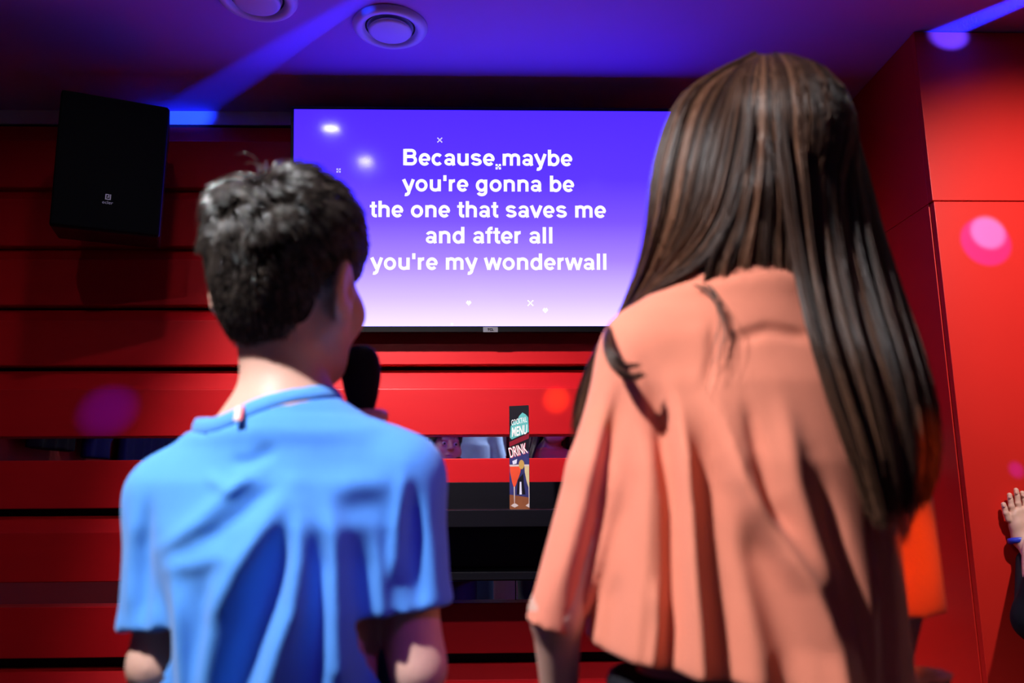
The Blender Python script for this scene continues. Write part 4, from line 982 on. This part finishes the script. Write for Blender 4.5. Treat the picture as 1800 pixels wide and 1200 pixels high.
# the spread hand at finer resolution, joined into the same body mesh
yw = YP-.0175
fh = Field((1.20, 1.91, .79), (1.40, 2.01, 1.0), .0017)
wr = JP['wrL']
fh.cone(wr+np.array([-.004, -.012, -.03]), W(1796, 945, yw-.006), .020, .019, .01)
palm_c = W(1790, 920, yw)
def HPt(px, py, o=0.): return W(px, py, yw-o)
fh.chain([W(1795, 948, yw-.006), HPt(1786, 925, .003), HPt(1779, 907, .002)], [.018, .0135, .010], .012)
fh.chain([W(1797, 948, yw-.006), HPt(1792, 922, .004), HPt(1786, 900, .003)], [.018, .0135, .0105], .012)
fh.chain([W(1800, 948, yw-.006), HPt(1800, 922, .004), HPt(1797, 897, .003)], [.018, .0135, .0105], .012)
fh.chain([W(1804, 948, yw-.006), HPt(1808, 922, .003), HPt(1809, 899, .003)], [.018, .0135, .0105], .012)
for a, b, c, d in (((1773, 913), (1768.5, 902), (1766, 893), (1764, 886)), ((1782, 906), (1778, 890), (1776, 879), (1774.5, 869.5)), ((1793, 904), (1789.5, 885), (1788, 872), (1786, 861)), ((1806, 905), (1803, 888), (1800, 877), (1797, 866))):
    fh.chain([HPt(*a, .003), HPt(*b, .0025), HPt(*c, .001), HPt(*d, -.001)], [.0078, .0071, .0065, .0058], .002)
    fh.ell(HPt(*b, .0045), (.0060, .004, .005), None, .004)
fh.chain([HPt(1806, 940, .002), HPt(1820, 922, .001), HPt(1828, 908, 0)], [.011, .009, .007], .006)
V1, Q1 = nets(fh.D, fh.lo, fh.h); V1 = smooth_np(V1, Q1, 2)
link('body', mesh_np('body', np.concatenate([V0, V1]), np.concatenate([Q0, Q1+len(V0)])), M_SKIN, per)
for tip, nxt in (((1764, 886), (1766, 893)), ((1774.5, 869.5), (1776, 879)), ((1786, 861), (1788, 872)), ((1797, 866), (1800, 877))):
    t0_, t1_ = HPt(*tip, .0048), HPt(*nxt, .0078); dz_ = nrm(t0_-t1_); xx = nrm(np.cross(dz_, [0, -1, 0])); nn_ = np.cross(xx, dz_); nn_ = nn_ if nn_[1] < 0 else -nn_
    lathe('finger_nail', [(0, .0016), (.5, .0013), (.8, .0008), (1.0, 0)], M_NAIL, per, frame_M((t0_+t1_)/2+dz_*.001+nn_*.0012, xx*.0034, dz_*.0042, nn_*.6), 16)
eyes(HP, RP, SP_, per)
def top3():
    f = Field((px3-.30, py3-.22, .55), (px3+.32, 2.05, 1.18), .006)
    f.trunk([.58, .7, .85, .96, 1.02, 1.06], [px3]*6, [py3]*6, [.155, .15, .145, .14, .12, .08], [.11, .11, .105, .095, .08, .06], 0, .04)
    for s_ in 'LR':
        f.cone(JP['sh'+s_], JP['neck']-z0*.015, .054, .058, .04); f.cone(JP['sh'+s_], JP['el'+s_], .055, .048, .03)
    f.cone(JP['elL'], W(1806, 985, yw-.014), .044, .025, .02); f.cone(JP['elR'], JP['wrR'], .046, .034, .02)
    f.plane_cut(np.array([px3, py3, .60]), -z0)
    f.cone(JP['neck']-z0*.02, HP, .054, .054, .004, 'cut')
    return f
sdf_obj(top3(), 'long_sleeved_top', M_BLKC, per, 2)
bw = W(1797, 950, yw-.006); bd_ = nrm(W(1789, 925, yw)-W(1799, 965, yw-.01))
bx_ = nrm(np.cross(bd_, [0, 1, 0])); by_ = np.cross(bd_, bx_)
lathe('wristband', [(.0205, -.005), (.0235, -.0042), (.0240, 0), (.0235, .0042), (.0215, .005), (.0212, 0), (.0215, -.005)], M_BAND, per, frame_M(bw, bx_*1.45, by_, bd_*1.3), 32)
trousers(JP, M_BLKC, per, .06); shoes(JP, M_SHOE, per)
crop_hair(HP, RP, SP_, 3000, th_b, hl_b, (0, -.55, .83), M_HB, per, len_b, .5)

# ------------------------------------------------------------------ coats on the left wall and a standing person behind, seen in the mirror strips
M_NAVYC = mat('navy_cloth', (0.012, 0.014, 0.09), .9, spec=.1, bump=(600, .3, .001), var=((20, 20, 20), .2))
M_LBLUE = mat('pale_blue_cloth', (0.35, 0.50, 0.85), .9, spec=.1, bump=(600, .3, .001), var=((14, 14, 14), .3))
def coat(y0, y1, z0_, z1, m, label):
    yc, hw = (y0+y1)/2, (y1-y0)/2
    a = root('coat', (XL+.06, yc, z0_), label, 'coat', 'coats on the left wall')
    f = Field((XL+.008, y0-.08, z0_-.03), (XL+.2, y1+.08, z1+.08), .008)
    zs = [z0_, z0_+(z1-z0_)*.4, z0_+(z1-z0_)*.85, z1]
    f.trunk(zs, [XL+.075]*4, [yc]*4, [.045, .045, .042, .03], [hw, hw*.92, hw*.85, hw*.3], 0, .02)
    for s_ in (-1, 1): f.cone((XL+.075, yc+s_*hw*.75, z1-.08), (XL+.085, yc+s_*hw*1.0, z0_+(z1-z0_)*.25), .035, .028, .02)
    def rip(V):
        V = V.copy(); V[:, 0] += .010*np.sin(V[:, 1]*70+V[:, 2]*4)*np.clip((V[:, 0]-XL-.05)/.03, 0, 1); return V
    sdf_obj(f, 'cloth', m, a, 2, rip)
    lathe('hook', [(.004, 0), (.004, .06), (.010, .062), (.010, .068), (0, .070)], M_SILVER, a, Matrix.Translation((XL+.001, yc, z1+.01)) @ Matrix.Rotation(R(90), 4, 'Y'), 16)
coat(1.15, 1.52, 1.16, 1.62, M_BLKC, 'short black coat hanging on the left wall nearest the slats')
coat(.83, 1.04, 1.14, 1.60, M_NAVYC, 'narrow navy coat hanging on the left wall')
coat(-.02, .66, .75, 1.65, M_NAVYC, 'wide navy coat hanging on the left wall farthest from the slats')
bx3, by3 = -.16, -.85
JQ = dict(neck=np.array([bx3, by3, 1.42]), shL=np.array([bx3+.17, by3, 1.36]), shR=np.array([bx3-.17, by3, 1.36]), elL=np.array([bx3+.24, by3+.02, 1.08]), wrL=np.array([bx3+.22, by3+.12, .86]), elR=np.array([bx3-.24, by3+.02, 1.08]), wrR=np.array([bx3-.22, by3+.12, .86]),
          hipL=np.array([bx3+.09, by3, .86]), hipR=np.array([bx3-.09, by3, .86]), knL=np.array([bx3+.1, by3+.01, .47]), knR=np.array([bx3-.1, by3+.01, .47]), anL=np.array([bx3+.11, by3, .085]), anR=np.array([bx3-.11, by3, .085]))
HQ = np.array([bx3, by3+.03, 1.60]); RQ = rot_m(0); SQ = 1.1
pq = root('person', (bx3, by3, 0), 'adult in a pale blue shirt standing behind the singers, seen only in the mirror strip', 'person')
fd = body_fields(JQ, HQ, RQ, SQ, .008, True, 1.1)
hand(fd, JQ['wrL'], (0, .3, -1), (-1, 0, 0), 1, .4, 1.1); hand(fd, JQ['wrR'], (0, .3, -1), (1, 0, 0), -1, .4, 1.1)
sdf_obj(fd, 'body', M_SKIN, pq, 2); eyes(HQ, RQ, SQ, pq)
f = Field((bx3-.36, by3-.2, .76), (bx3+.36, by3+.24, 1.5), .008)
f.trunk([.80, .95, 1.15, 1.3, 1.36, 1.40], [bx3]*6, [by3]*6, [.19, .185, .19, .185, .15, .1], [.14, .135, .135, .125, .1, .08], 0, .04)
for s_ in 'LR': f.cone(JQ['sh'+s_], JQ['neck']-z0*.03, .062, .07, .04); f.cone(JQ['sh'+s_], JQ['el'+s_], .064, .056, .02)
f.plane_cut(np.array([bx3, by3, .82]), -z0)
sdf_obj(f, 'shirt', M_LBLUE, pq, 2)
trousers(JQ, M_DENIM, pq, .05, 1.0, 1.2, .008); shoes(JQ, M_SHOE, pq)
crop_hair(HQ, RQ, SQ, 1500, th_b, hl_b, (0, -.55, .83), M_HB, pq, len_b, .5)
